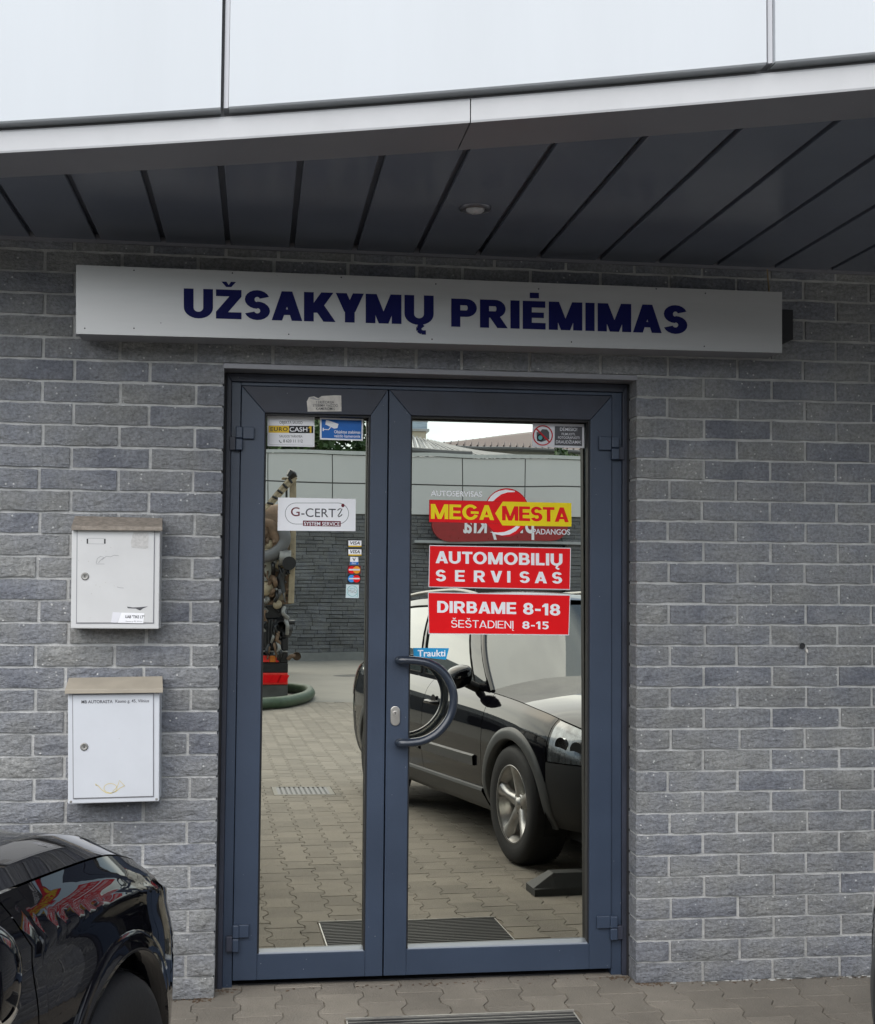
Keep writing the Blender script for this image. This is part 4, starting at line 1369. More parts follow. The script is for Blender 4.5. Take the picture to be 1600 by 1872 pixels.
# red text stickers
s = sticker([(785, 996.5), (1044, 1001.5), (1042.5, 1078.5), (783.5, 1073.5)], V_PALE, 'red rectangular sticker reading AUTOMOBILIŲ SERVISAS on the right pane', pr_, PN)
s.poly([(786.2, 998), (1042.7, 1002.9), (1041.3, 1077), (784.8, 1072.2)], V_RED, 'red_field', 1)
s.heavy('AUTOMOBILIŲ', 796.5, 1028.5, 1029.5, 22, V_WHITE, dy=4.8, w=0.225, gap=.085, label='white capitals AUTOMOBILIŲ')
s.heavy('SERVISAS', 797, 1028, 1062.5, 21, V_WHITE, dy=4.5, w=0.225, gap=.62, label='widely spaced white capitals SERVISAS')
s = sticker([(782.5, 1082.5), (1043, 1087.5), (1040.5, 1161.5), (783.5, 1159)], V_PALE, 'red rectangular opening hours sticker reading DIRBAME 8-18 on the right pane', pr_, PN)
s.poly([(783.8, 1084), (1041.7, 1089), (1039.3, 1160), (784.8, 1157.6)], V_RED, 'red_field', 1)
s.heavy('DIRBAME', 799.5, 944, 1120, 21.5, V_WHITE, dy=2.8, w=0.225, gap=.075, label='white capitals DIRBAME')
s.heavy('8-18', 956.5, 1024.5, 1123.3, 21.5, V_WHITE, dy=2.6, w=0.215, gap=.10, label='white figures 8-18')
s.heavy('ŠEŠTADIENĮ', 825, 940, 1147, 13.8, V_WHITE, dy=2.2, w=0.125, gap=.10, label='white capitals ŠEŠTADIENĮ')
s.heavy('8-15', 955, 1003.5, 1149.6, 14, V_WHITE, dy=.9, w=0.205, gap=.12, label='white figures 8-15')
# pull sticker
s = sticker([(755.5, 1184.5), (821, 1185), (815.5, 1206), (756.5, 1200)], V_CYAN, 'small blue pull sticker reading Traukti above the handle', pr_, PN)
s.text('Traukti', 763.5, 814.5, 1200.3, 12, V_WHITE, dy=-.2, weight=.02)

# ------------------------------------------------------------------ the building across the yard (seen in the mirror glass)
YB0 = -29.8
M_OPPPANEL = pm('grey_white_panel', (0.56, 0.56, 0.55), var=0.03, vscale=0.7, rough=0.4)
M_OPPJOINT = pm('panel_joint_dark', (0.10, 0.10, 0.10), rough=0.6)
M_ROOFSEAM = pm('standing_seam_roof_grey', (0.36, 0.37, 0.38), var=0.12, vscale=1.0, rough=0.4, metal=0.3)
M_BROWNROOF = pm('brown_roof_sheet', (0.090, 0.050, 0.045), var=0.15, vscale=1.4, rough=0.6)
opp = thing('carwash_building', (4.0, YB0, 0), 'long grey brick building with pale panelled fascia across the yard', 'building')
zf0 = 3.87
r3 = random.Random(21)


def yopp(x): return YB0 - 0.010 * (x - 1.5) ** 2 if x < 1.5 else YB0 + 0.004 * (x - 1.5) ** 2


DX0, DX1 = mY(787, 1050, YB0)[0], mY(1037, 1050, YB0)[0]
DZ1 = mY(900, 996, YB0)[2]
b = MB()
ZK = 0.22
# render plinth and wall core
xs = np.linspace(-8, 16, 50)
for (xa, xb) in ((-8.0, DX0), (DX1, 16.0)):
    xx = np.linspace(xa, xb, 24)
    b.grid([[(x, yopp(x) - 0.02, ZK - .02) for x in xx], [(x, yopp(x) - 0.02, zf0 + .1) for x in xx]])
xx = np.linspace(DX0, DX1, 10)
b.grid([[(x, yopp(x) - 0.02, DZ1) for x in xx], [(x, yopp(x) - 0.02, zf0 + .1) for x in xx]])
wopp = b.build('wall', pm('dark_mortar', (0.045, 0.044, 0.042), var=0.2, vscale=6, rough=0.95), opp)
b = MB()
for (xa, xb) in ((-8.0, DX0), (DX1, 16.0)):
    xx = np.linspace(xa, xb, 24)
    b.grid([[(x, yopp(x) + 0.02, 0) for x in xx], [(x, yopp(x) + 0.02, ZK) for x in xx], [(x, yopp(x) - 0.05, ZK + .01) for x in xx]])
b.build('plinth', pm('plinth_render', (0.20, 0.205, 0.20), var=0.12, vscale=3, rough=0.85), wopp)
b = MB()
z = ZK
row = 0
while z < zf0 - .02:
    hh = 0.098
    x = -8.0 - r3.uniform(0, .3)
    while x < 16:
        L_ = r3.choice((.30, .36, .46, .6))
        if z < DZ1:
            if x < DX0 < x + L_: L_ = max(DX0 - x, .05)
            if DX0 <= x < DX1 - .001: x = DX1
        mid = x + L_ / 2
        if True:
            y = yopp(mid)
            p0, p1, p2, p3 = [r3.uniform(0.0, .03) for _ in range(4)]
            x0_, x1_, z0_, z1_ = x + .006, x + L_ - .006, z + .008, z + hh - .006 + r3.uniform(-.008, .008)
            b.add([(x0_, y + p0, z0_), (x1_, y + p1, z0_), (x1_, y + p2 + .015, z1_), (x0_, y + p3 + .015, z1_), (x0_, y - .02, z0_), (x1_, y - .02, z0_), (x1_, y - .02, z1_), (x0_, y - .02, z1_)],
                  [(0, 3, 2, 1)[::-1], (0, 4, 5, 1), (1, 5, 6, 2), (2, 6, 7, 3), (3, 7, 4, 0)])
        x += L_
    z += hh
    row += 1
b.build('brick_courses', M_BRICK2, wopp, kind='stuff')
JX = [1.63 + 1.722 * k for k in range(-6, 9)]
for (z0, z1) in ((zf0, 4.655), (4.685, 5.42)):
    for xa, xb in zip(JX[:-1], JX[1:]):
        xx = np.linspace(xa + .012, xb - .012, 5)
        bb = MB()
        bb.grid([[(x, yopp(x) + 0.02, z0) for x in xx], [(x, yopp(x) + 0.10, z0 + .005) for x in xx], [(x, yopp(x) + 0.10, z1) for x in xx], [(x, yopp(x) + 0.02, z1) for x in xx]])
        bb.build('fascia_panel', M_OPPPANEL, opp)
b = MB()
xx = np.linspace(-8, 16, 50)
b.grid([[(x, yopp(x) + .04, zf0 - .02) for x in xx], [(x, yopp(x) + .04, 5.44) for x in xx]])
b.build('fascia_backing', M_OPPJOINT, opp)
b = MB()
b.grid([[(x, yopp(x) + .14, 5.435) for x in xx], [(x, yopp(x) + .14, 5.53) for x in xx], [(x, yopp(x) - .4, 5.55) for x in xx]])
b.build('coping', pm('coping_metal', (0.46, 0.47, 0.46), rough=0.4, metal=0.3), opp)
# unseen wings continue the building, added to darken reflections in the cars
for pts_ in ([(-8.0, -30.7), (-13, -28), (-17.5, -22), (-19.5, -13), (-20, -2), (-19.5, 6)], [(16.0, -28.9), (21, -26), (25, -19), (27, -9), (27.5, 4)]):
    pp_ = smoothpath([(x, y, 0) for x, y in pts_], 5)
    up_ = lambda z_: [(q[0], q[1], z_) for q in pp_]
    MB().grid([up_(0), up_(zf0)]).build('added_wing_wall', M_BRICK2, opp)
    MB().grid([up_(zf0 + .02), up_(5.45)]).build('added_wing_fascia', M_OPPPANEL, opp)
    for i in range(3, len(pp_) - 3, 4):
        a_, c_ = np.array(pp_[i]), np.array(pp_[i + 1])
        nrm_ = nrm(np.array([-(c_ - a_)[1], (c_ - a_)[0], 0])) * (.04 if pts_[0][0] > 0 else .04)
        sgn = 1 if np.dot(nrm_, np.array([2, -14, 0]) - a_) > 0 else -1
        MB().prism([a_ + sgn * nrm_ + np.array([0, 0, .05]), c_ + sgn * nrm_ + np.array([0, 0, .05]), c_ + sgn * nrm_ + np.array([0, 0, 2.9]), a_ + sgn * nrm_ + np.array([0, 0, 2.9])], -sgn * nrm_ * .5).build('added_garage_door', M_BLACK, opp)
# sloping seamed roof behind the coping
rf_ = MB()
A_, B_, C_, D_ = mY(748, 797, -36), mY(848, 822, -36), mY(1000, 842, -32), mY(748, 835, -31)
rf_.add([D_, C_, B_, A_], [(0, 1, 2, 3)])
rf_.add([mY(700, 797, -36), A_, D_, mY(700, 835, -31)], [(0, 1, 2, 3)])
rfo = rf_.build('seamed_roof', M_ROOFSEAM, opp)
sm_ = MB()
for k in range(16):
    t = k / 15
    lo, hi = D_ + (C_ - D_) * t, A_ + (B_ - A_) * min(t * 1.0, 1)
    sm_.tube([lo + np.array([0, 0, .03]), hi + np.array([0, 0, .03])], .03, 4)
sm_.build('roof_seam', pm('seam_shadow', (0.20, 0.21, 0.22), rough=0.5), rfo)
sm_ = MB().tube([mY(700, 818, -30.5), mY(800, 828, -30.5), mY(862, 829.5, -30.5)], .10, 8).build('gutter', M_OPPJOINT, opp)
# dark glazed wash-bay door
xx = np.linspace(DX0, DX1, 2)
dopp = MB().box(DX0, DX1, YB0 - .30, YB0 - .18, 0, DZ1).build('bay_door', pm('dark_glazing', (0.01, 0.009, 0.012), rough=0.15), opp)
for t in (0.0, .33, .66, .995):
    xq = DX0 + (DX1 - DX0) * t
    MB().box(xq - .0, xq + .03, YB0 - .179, YB0 - .15, 0, DZ1).build('glazing_bar', M_OPPJOINT, dopp)
for zz in (0.9, 1.9, 2.8): MB().box(DX0, DX1, YB0 - .1785, YB0 - .155, zz, zz + .04).build('glazing_bar', M_OPPJOINT, dopp)
MB().box(DX0 - .05, DX1 + .05, YB0 - .35, YB0 - .301, -.0, DZ1 + .05).build('bay_wall', M_BLACK, opp)
# light rail under the sign
la, lb = mY(758, 989, YB0 + .3), mY(1068, 996, YB0 + .3)
MB().box(la[0], lb[0], YB0 + .05, YB0 + .35, la[2] - .05, la[2] + .02).build('light_rail', M_ROOFSEAM, opp)
# brown sheet roof of a further house, its gable tower and wall
br = thing('brown_roof_house', (8, -46, 0), 'far house with a low brown sheet metal roof behind the panelled building', 'house')
a1, a2, a3, a4 = mY(786, 812, -46), mY(1085, 823, -46), mY(1085, 782, -52), mY(972, 790, -52)
MB().add([a1, a2, a3, a4], [(0, 1, 2, 3)]).build('roof', M_BROWNROOF, br)
rr_ = MB()
for k in range(26):
    t = k / 25
    lo = a1 + (a2 - a1) * t
    hi = (a1 + (a4 - a1) * min(t / .62, 1)) if t < .62 else a4 + (a3 - a4) * ((t - .62) / .38)
    rr_.tube([lo + np.array([0, .05, .02]), lo + (hi - lo) * .94 + np.array([0, .05, .0])], .035, 4)
rr_.build('sheet_ribs', M_BROWNROOF, br, kind='stuff')
MB().box(a1[0] + .4, a2[0], -52, -46.3, 0, a1[2] - .05).build('wall', pm('pale_house_wall', (0.45, 0.44, 0.40), rough=0.8), br)
MB().tube([a1 + np.array([0, .1, -.1]), a2 + np.array([0, .1, -.1])], .09, 6).build('gutter', M_OPPJOINT, br)
tw = thing('corner_tower', (3.0, -60, 0), 'pale tower block corner with a bluish glazed cap behind the roofs', 'tower')
xl_, xr_, zt1, zt2 = mY(720, 790, -60)[0], mY(779, 790, -60)[0], mY(770, 789, -60)[2], mY(770, 771, -60)[2]
twm = MB().box(xl_, xr_, -64, -60, 0, zt1).build('wall', pm('sandstone_wall', (0.50, 0.45, 0.36), var=0.2, vscale=3, stretch=(.2, .2, 3)), tw)
MB().box(xl_, xr_ + .15, -64, -59.85, zt1 + .002, zt1 + .12).build('cornice', M_ROOFSEAM, tw)
MB().box(xl_, xr_ + .05, -64, -59.95, zt1 + .122, zt2).build('glazed_cap', pm('cap_glazing', (0.40, 0.50, 0.60), rough=0.35, var=0.3, vscale=2, stretch=(.3, .3, 4)), tw)
MB().prism([(xl_, -59.9, zt2 + .001), (xr_ + .1, -59.9, zt2 + .001), (xr_ - .8, -59.9, zt2 + .5), (xl_, -59.9, zt2 + .9)], (0, -4, 0)).build('roof', M_ROOFSEAM, tw)

# car wash sign
st = thing('carwash_sign', mY(914, 960, YB0 + .4), 'red rounded sign with white lettering plovykla on the building opposite', 'sign')
YSg = YB0 + .45
msP = lambda x, y, o_=0.0: mY(x, y, YSg + o_)
body = [msP(x, y) for x, y in stadium(790, 928, 1039, 990, 12)]
MB().prism(body, (0, -.12, 0)).build('sign_body', pm('sign_red', (0.30, 0.004, 0.008), rough=0.3), st)
vs, fs = text_geo('plovykla', .02, 1.1)
hv, _ = text_geo('o', .02, 1.0)
u0, u1 = vs[:, 0].min(), vs[:, 0].max()
oz0, oz1 = hv[:, 1].min(), hv[:, 1].max()
# real lettering reads normally from the yard: its left end is the larger-x end
q_l, q_r, q_b = msP(977.5, 976), msP(846, 976), msP(912, 976)
xh = msP(912, 949)[2] - q_b[2]
pts = [(q_l[0] + (q_r[0] - q_l[0]) * (a - u0) / (u1 - u0), YSg + .006, q_b[2] + (v - oz0) / (oz1 - oz0) * xh) for a, v in vs]
MB().add(pts, fs).build('lettering', V_WHITE, st)

# ------------------------------------------------------------------ trees behind
M_LEAF = [pm('leaf_green_' + n_, c_, var=0.25, vscale=3, rough=0.6) for n_, c_ in (('mid', (0.060, 0.115, 0.035)), ('dark', (0.030, 0.065, 0.024)), ('fresh', (0.09, 0.15, 0.04)))]
M_BARK = pm('bark', (0.09, 0.075, 0.06), var=0.3, vscale=9, rough=0.9, bump=.01, bscale=20)


def tree(x, y, h, r, zc, label, seed, mat_i=(0, 1), dens=1500, leaf=0.16):
    rr = random.Random(seed)
    t = thing('tree', (x, y, 0), label, 'tree', group=None)
    b = MB()
    b.tube([(x, y, 0), (x + .1, y, h * .3), (x - .05, y, h * .6), (x, y, h * .85)], [.22, .17, .12, .04], 8)
    for k in range(7):
        a = rr.uniform(0, 6.28); z0 = h * rr.uniform(.35, .7)
        b.tube([(x, y, z0), (x + math.cos(a) * r * .4, y + math.sin(a) * r * .4, z0 + r * .4), (x + math.cos(a) * r * .75, y + math.sin(a) * r * .75, z0 + r * .6)], [.09, .06, .02], 6)
    b.build('trunk', M_BARK, t)
    cl = [(rr.gauss(0, .45) * r, rr.gauss(0, .45) * r, zc + rr.gauss(0, .42) * (h - zc)) for _ in range(34)]
    for mi in mat_i:
        vs, fs = [], []
        for (cx, cy, cz) in cl:
            if rr.random() < .35 and mi != mat_i[0]: continue
            cr = rr.uniform(.3, .62) * r * .62
            for _ in range(dens // 34):
                d = np.array([rr.gauss(0, 1) for _ in range(3)]); d = d / (np.linalg.norm(d) + 1e-9) * cr * rr.random() ** .4
                p = np.array([x + cx, y + cy, cz]) + d
                u = nrm(np.array([rr.gauss(0, 1) for _ in range(3)])); w = nrm(np.cross(u, np.array([rr.gauss(0, 1) for _ in range(3)])))
                s_ = leaf * rr.uniform(.6, 1.3)
                n = len(vs)
                vs += [p - u * s_, p + w * s_ * .5, p + u * s_, p - w * s_ * .5]
                fs.append((n, n + 1, n + 2, n + 3))
        MB().add(vs, fs).build('crown', M_LEAF[mi], t, recalc=False)
    return t


zt_ = mY(560, 775, -36)[2]
tree(mY(525, 800, -36)[0], -36, zt_ + 1.1, 1.7, zt_ - 1.3, 'leafy green tree rising behind the pale fascia at the left of the left pane', 1, dens=5200)
tree(mY(598, 800, -38)[0], -38, zt_ + 1.2, 2.0, zt_ - 1.5, 'dense green tree behind the fascia below the blue camera sticker', 2, dens=3400)
tree(mY(648, 800, -37)[0], -37, zt_ + .9, .95, zt_ - 1.6, 'green tree behind the fascia at the right edge of the left pane', 3, (1, 0), dens=2600)
xr = mY(1052, 835, -44)
tree(xr[0] + .2, -44.5, xr[2] + .55, 1.5, xr[2] - .6, 'small bright green tree under the brown eaves at far right', 4, (2, 0), dens=1500, leaf=.12)
xr2 = mY(1024, 836, -44)
tree(xr2[0], -43.8, xr2[2] + .25, .8, xr2[2] - .6, 'thin low green tree peeping over the coping near the right edge', 5, (0, 1), dens=500, leaf=.12)
# ground far beyond is one with the yard; low hedge line closing the yard on both sides stays out of view

# ------------------------------------------------------------------ cars
M_PAINT = bpy.data.materials.new('black_car_paint')
M_PAINT.use_nodes = True
_P = M_PAINT.node_tree.nodes['Principled BSDF']
_N, _L = M_PAINT.node_tree.nodes, M_PAINT.node_tree.links
_P.inputs['Base Color'].default_value = (0.004, 0.004, 0.006, 1)
_P.inputs['Roughness'].default_value = 0.35
_P.inputs['Specular IOR Level'].default_value = 0.0
_P.inputs['Coat Weight'].default_value = 1.0
_P.inputs['Coat IOR'].default_value = 1.42
_P.inputs['Coat Roughness'].default_value = 0.012
_g = _N.new('ShaderNodeNewGeometry'); _n = _N.new('ShaderNodeTexNoise'); _n.inputs['Scale'].default_value = 900; _r = _N.new('ShaderNodeMapRange')
_r.inputs['To Min'].default_value = .3; _r.inputs['To Max'].default_value = .42
_L.new(_g.outputs['Position'], _n.inputs['Vector']); _L.new(_n.outputs['Fac'], _r.inputs['Value']); _L.new(_r.outputs['Result'], _P.inputs['Roughness'])
M_CARGLASS = pm('car_glass', (0.02, 0.03, 0.03), var=.1, rough=0.01, rvar=0.0, spec=0.5, ior=1.95, coat=0.0)
M_CLAD = pm('grey_plastic_cladding', (0.050, 0.053, 0.056), var=.08, vscale=30, rough=0.45)
M_CLADDK = pm('dark_plastic', (0.008, 0.0085, 0.010), var=.1, vscale=30, rough=0.5)
M_RIM = pm('alloy_rim', (0.42, 0.41, 0.40), var=.18, vscale=26, rough=0.33, metal=0.75, specks=(70, .12, (0.12, 0.11, 0.10)))
M_CHROME = pm('chrome', (0.75, 0.75, 0.76), rough=0.12, metal=1.0, rvar=0.02)
M_LAMPGLASS = pm('lamp_lens', (0.13, 0.14, 0.15), var=.5, vscale=30, rough=0.16, rvar=0.05, coat=1.0, metal=0.6, stretch=(1, 1, .2))
M_UNDER = pm('underbody_black', (0.004, 0.004, 0.004), rough=0.9)
M_TAIL = pm('tail_lamp_red', (0.35, 0.01, 0.01), rough=0.1, coat=0.6)


def spl(pts):
    """smooth monotone-ish curve through (x, y) points"""
    pts = sorted(pts)
    xs = np.array([p[0] for p in pts], float); ys = np.array([p[1] for p in pts], float)
    d = np.diff(ys) / np.diff(xs)
    m_ = np.zeros(len(xs)); m_[0], m_[-1] = d[0], d[-1]
    for i in range(1, len(xs) - 1):
        m_[i] = 0 if d[i - 1] * d[i] <= 0 else 2 * d[i - 1] * d[i] / (d[i - 1] + d[i])

    def f(x):
        x = min(max(x, xs[0]), xs[-1])
        i = min(int(np.searchsorted(xs, x, side='right')) - 1, len(xs) - 2)
        h = xs[i + 1] - xs[i]; t = (x - xs[i]) / h
        return (2 * t ** 3 - 3 * t * t + 1) * ys[i] + (t ** 3 - 2 * t * t + t) * h * m_[i] + (-2 * t ** 3 + 3 * t * t) * ys[i + 1] + (t ** 3 - t * t) * h * m_[i + 1]
    return f


def make_car(name, loc, heading, scale, label, group, opt):
    """local axes: +Y forward from the front axle, +X the car's right, metres"""
    root = thing(name, loc, label, 'car', group, rz=-heading, scale=scale)
    lift = opt.get('lift', 0.0)
    WB = 2.58
    # plan outline: arc length parameter -> (u, w)
    fo = opt.get('fo', 1.0)
    per = [(.915, 0), (.912, .22), (.895, .42), (.845, .60), (.745, .735), (.58, .815), (.35, .865), (0.05, .888), (-.5, .892), (-1.3, .894), (-2.2, .892), (-2.7, .886), (-3.1, .862), (-3.38, .80), (-3.55, .70), (-3.64, .52), (-3.675, .25), (-3.68, 0)]
    per = [(u * fo if u > .3 else u, w) for u, w in per]
    al = [0]
    for p, q in zip(per[:-1], per[1:]): al.append(al[-1] + math.hypot(q[0] - p[0], q[1] - p[1]))
    fu, fw = spl(list(zip(al, [p[0] for p in per]))), spl(list(zip(al, [p[1] for p in per])))
    LT = al[-1]
    # dense table u -> p on the flank
    tab = [(fu(LT * i / 4000), LT * i / 4000) for i in range(4001)]
    tu = np.array([a for a, _ in tab])[::-1]; tp = np.array([b_ for _, b_ in tab])[::-1]
    p_of = lambda u: float(np.interp(u, tu, tp))
    zt = spl(opt.get('zt', [(-3.68, 1.0), (-3.2, .985), (-2.2, .955), (-1.2, .925), (-.55, .905), (-.2, .885), (.2, .845), (.5, .79), (.75, .72), (.915, .64)]))
    zl0 = .20 + lift * .5
    T = spl([(0, -.075), (.12, -.032), (.30, -.006), (.52, 0), (.70, -.004), (.82, -.018), (.93, -.048), (1.0, -.092)])
    Ra = opt.get('Ra', .365)
    zh = .325
    AR = [(0.0, zh), (-WB, zh)]

    def normal(p):
        e = .004
        du, dw = fu(min(p + e, LT)) - fu(max(p - e, 0)), fw(min(p + e, LT)) - fw(max(p - e, 0))
        n = math.hypot(du, dw) or 1
        return (-dw / n * -1, -du / n)      # outward (u, w)

    def pt(p, z, off=0.0, side=1):
        u, w = fu(p), fw(p)
        s_ = (z - zl0) / (zt(u) - zl0)
        o_ = T(min(max(s_, 0), 1)) + off
        nu, nw = normal(p)
        crease = 0.0
        for (s0, amp, wd) in opt.get('creases', []): crease += amp * math.exp(-((s_ - s0) / wd) ** 2) * (1 if s_ < s0 else .25)
        o_ += crease
        return np.array([side * (w + nw * o_), u + nu * o_ * (1 if abs(nu) > .02 else 0), z])

    def zlow(u):
        z = zl0
        for uh, zz in AR:
            if abs(u - uh) < Ra: z = max(z, zz + math.sqrt(Ra * Ra - (u - uh) ** 2))
        return z

    def cols(ua, ub):
        """column positions between two u values, dense by the arches"""
        us = set(np.linspace(ua, ub, max(3, int(abs(ua - ub) / .035))))
        for uh, _ in AR:
            for k in range(0, 33):
                q = uh + Ra * math.cos(math.pi * k / 32) * .99999
                if min(ua, ub) < q < max(ua, ub): us.add(q)
        return sorted(us, reverse=True)

    NR = 26

    def flank(nm, ua, ub, za=None, zb_=None, mat=None, side=1, off=0.0, parent=root, pcols=None):
        rows = []
        plist = pcols if pcols is not None else [p_of(u) for u in cols(ua, ub)]
        for p in plist:
            u = fu(p)
            lo = zlow(u) if za is None else max(za(u) if callable(za) else za, zlow(u))
            hi = zt(u) if zb_ is None else (zb_(u) if callable(zb_) else zb_)
            lo = min(lo, hi - .001)
            rows.append([pt(p, lo + (hi - lo) * j / (NR - 1), off, side) for j in range(NR)])
        return MB().grid(rows, flip=side > 0).build(nm, mat or M_PAINT, parent, smooth=True, local=True, recalc=True)

    g_ = .0028
    ubump, uf, ud1, ud2 = opt.get('ubump', .40), -.42, -1.47, -2.28
    hl0, hl1 = opt.get('hl', (.46, .80))
    hz0 = opt.get('hz', lambda u: .60 + .00 * u)
    for side in (1, -1):
        fe = flank('fender', ubump - g_, uf + g_, side=side)
        if opt.get('two_doors'):
            fd = flank('door', uf - g_, -1.62, side=side)
            rd = flank('quarter_panel', -1.62 - g_, -3.0, side=side)
        else:
            fd = flank('door', uf - g_, ud1 + g_, side=side)
            rd = flank('door', ud1 - g_, ud2 + g_, side=side)
            flank('quarter_panel', ud2 - g_, -3.1 + g_, side=side)
        # headlight and the body above the bumper
        flank('headlight', hl1, hl0, za=lambda u: hz0(u), zb_=lambda u: zt(u) - .002, mat=M_LAMPGLASS, side=side, off=.002)
        for (q, r_) in ((.50, .045), (.60, .040)) if opt.get('clad') else ():
            P_ = pt(p_of(q), (hz0(q) + zt(q)) / 2 - .01, -.0, side)
            nu, nw = normal(p_of(q))
            MB().tube([P_ + np.array([side * nw * -.012, nu * -.012, 0]), P_ + np.array([side * nw * .0045, nu * .0045, 0])], r_, 20).build('reflector', M_CHROME if q < .6 else M_CLADDK, root, smooth=False, local=True)
        for (dr, uh_, zz) in ((fd, -1.28, .80), (rd, -2.16, .83)) if not opt.get('two_doors') else ((fd, -1.38, .80),):
            P_ = pt(p_of(uh_), zz, 0, side)
            b = MB(); hp_ = [P_ + np.array([side * .004, -.095, 0]), P_ + np.array([side * .032, -.07, 0]), P_ + np.array([side * .036, 0, .004]), P_ + np.array([side * .032, .07, 0]), P_ + np.array([side * .004, .095, 0])]
            b.tube(smoothpath(hp_, 4), .013, 8)
            b.build('door_handle', M_PAINT, dr, smooth=True, local=True)
            MB().tube([P_ + np.array([side * .0005, 0, 0]), P_ + np.array([side * .003, 0, 0])], .048, 20).build('handle_recess', M_UNDER, dr, local=True)
        # arch trim
        for uh, zz in AR:
            wdt = opt.get('trimw', .065)
            rows = []
            for k in range(41):
                a = math.pi * (k / 40) * 1.16 - math.pi * .08
                ring = []
                for (rad, o_) in ((Ra - .012, -.05), (Ra - .012, .008), (Ra - .004, opt.get('trimo', .016)), (Ra + wdt * .6, opt.get('trimo', .016)), (Ra + wdt, .006), (Ra + wdt + .002, -.004)):
                    u_, z_ = uh + rad * math.cos(a), zz + rad * math.sin(a)
                    z_ = max(z_, zl0 - .01)
                    ring.append(pt(p_of(u_), z_, o_, side))
                rows.append(ring)
            MB().grid(rows).build('arch_trim', opt.get('trimmat', M_CLAD), root, smooth=True, local=True)
            # liner
            rows = [[np.array([side * x_, uh + (Ra + .0) * math.cos(a), zz + (Ra + .0) * math.sin(a)]) for a in np.linspace(-.35, math.pi + .35, 30)] for x_ in (.84, .50)]
            MB().grid(rows).build('arch_liner', M_UNDER, root, local=True)
            MB().prism([np.array([side * .50, uh + (Ra + .01) * math.cos(a), zz + (Ra + .01) * math.sin(a)]) for a in np.linspace(-.5, math.pi + .5, 30)], (side * -.02, 0, 0)).build('arch_liner', M_UNDER, root, local=True)
        if opt.get('clad'):
            for (ua, ub) in ((-Ra - .06, -WB + Ra + .06),):
                rows = []
                for u in np.linspace(ua, ub, 40):
                    p = p_of(u)
                    rows.append([pt(p, zl0 - .03, -.02, side), pt(p, zl0, .012, side), pt(p, zl0 + .09, .020, side), pt(p, zl0 + .105, .012, side), pt(p, zl0 + .112, -.004, side)])
                MB().grid(rows).build('sill', M_CLAD, root, smooth=False, local=True)
            for (ua, ub, dr) in ((uf - .10, ud1 + .03, fd), (ud1 - .03, ud2 + .18, rd)):
                rows = []
                for u in np.linspace(ua, ub, 24):
                    p = p_of(u)
                    rows.append([pt(p, .475, -.004, side), pt(p, .480, .014, side), pt(p, .535, .016, side), pt(p, .545, -.004, side)])
                MB().grid(rows).build('rub_strip', M_CLAD, dr, local=True)
        # wheels
        for wi, (uh, zz) in enumerate(AR):
            st_ = opt.get('steer', 0) if wi == 0 else 0
            R_ = .325
            X0 = side * .775
            tyre = MB()
            prof = [(.205, -.10), (.235, -.108), (.285, -.112), (.308, -.100), (.321, -.075), (.325, -.03), (.325, .03), (.321, .075), (.308, .100), (.285, .112), (.235, .108), (.205, .10)]
            tyre.lathe(prof, (X0, uh, zz), 'x', 64)
            tw_ = tyre.build('tyre', M_RUBBER, root, smooth=True, local=True)
            tr = MB()
            for k in range(60):
                a0 = 2 * math.pi * k / 60
                for (xa, xb) in ((-.088, -.048), (-.040, -.004), (.004, .040), (.048, .088)):
                    aa = a0 + (.03 if xa > 0 else 0)
                    pts_ = []
                    for (x_, da) in ((xa, -.036), (xb, -.036 + .012), (xb, .036 + .012), (xa, .036)):
                        rr__ = .3285 if abs(x_) < .06 else .3225
                        pts_.append((X0 + x_, uh + rr__ * math.cos(aa + da), zz + rr__ * math.sin(aa + da)))
                    tr.add(pts_, [(0, 1, 2, 3)])
            tr.build('tread', M_RUBBER, tw_, local=True, kind='stuff')
            o = side
            rim = MB()
            rim.lathe([(.203, o * .098), (.212, o * .103), (.210, o * .085), (.190, o * .070), (.180, -o * .07), (.205, -o * .10)], (X0, uh, zz), 'x', 56)
            rimo = rim.build('rim', M_RIM, root, smooth=True, local=True)
            sp_ = MB()
            nsp = 5
            for k in range(nsp):
                a = 2 * math.pi * k / nsp + .35
                ca_, sa_ = math.cos(a), math.sin(a)
                rows = []
                for rad, hw, xo in ((.035, .040, .060), (.07, .034, .068), (.11, .026, .075), (.15, .028, .082), (.185, .042, .088), (.206, .055, .092)):
                    c_ = np.array([0, ca_, sa_]) * rad; t_ = np.array([0, -sa_, ca_]) * hw
                    cen = np.array([X0, uh, zz])
                    xv = lambda d_: np.array([o * d_, 0, 0])
                    rows.append([cen + c_ - t_ + xv(xo - .035), cen + c_ - t_ * .9 + xv(xo - .006), cen + c_ - t_ * .35 + xv(xo + .006), cen + c_ + t_ * .35 + xv(xo + .006), cen + c_ + t_ * .9 + xv(xo - .006), cen + c_ + t_ + xv(xo - .035)])
                sp_.grid(rows)
            sp_.build('spoke', M_RIM, rimo, smooth=True, local=True)
            MB().lathe([(.0001, o * .072), (.028, o * .072), (.032, o * .066), (.060, o * .062), (.064, o * .03)], (X0, uh, zz), 'x', 28).build('hub_cap', M_RIM, rimo, smooth=True, local=True)
            bl = MB()
            for k in range(5):
                a = 2 * math.pi * k / 5 + .35 + .628
                bl.lathe([(.0001, o * .064), (.009, o * .064), (.009, o * .055)], (X0, uh + .048 * math.cos(a), zz + .048 * math.sin(a)), 'x', 10)
            bl.build('wheel_bolts', M_UNDER, rimo, local=True)
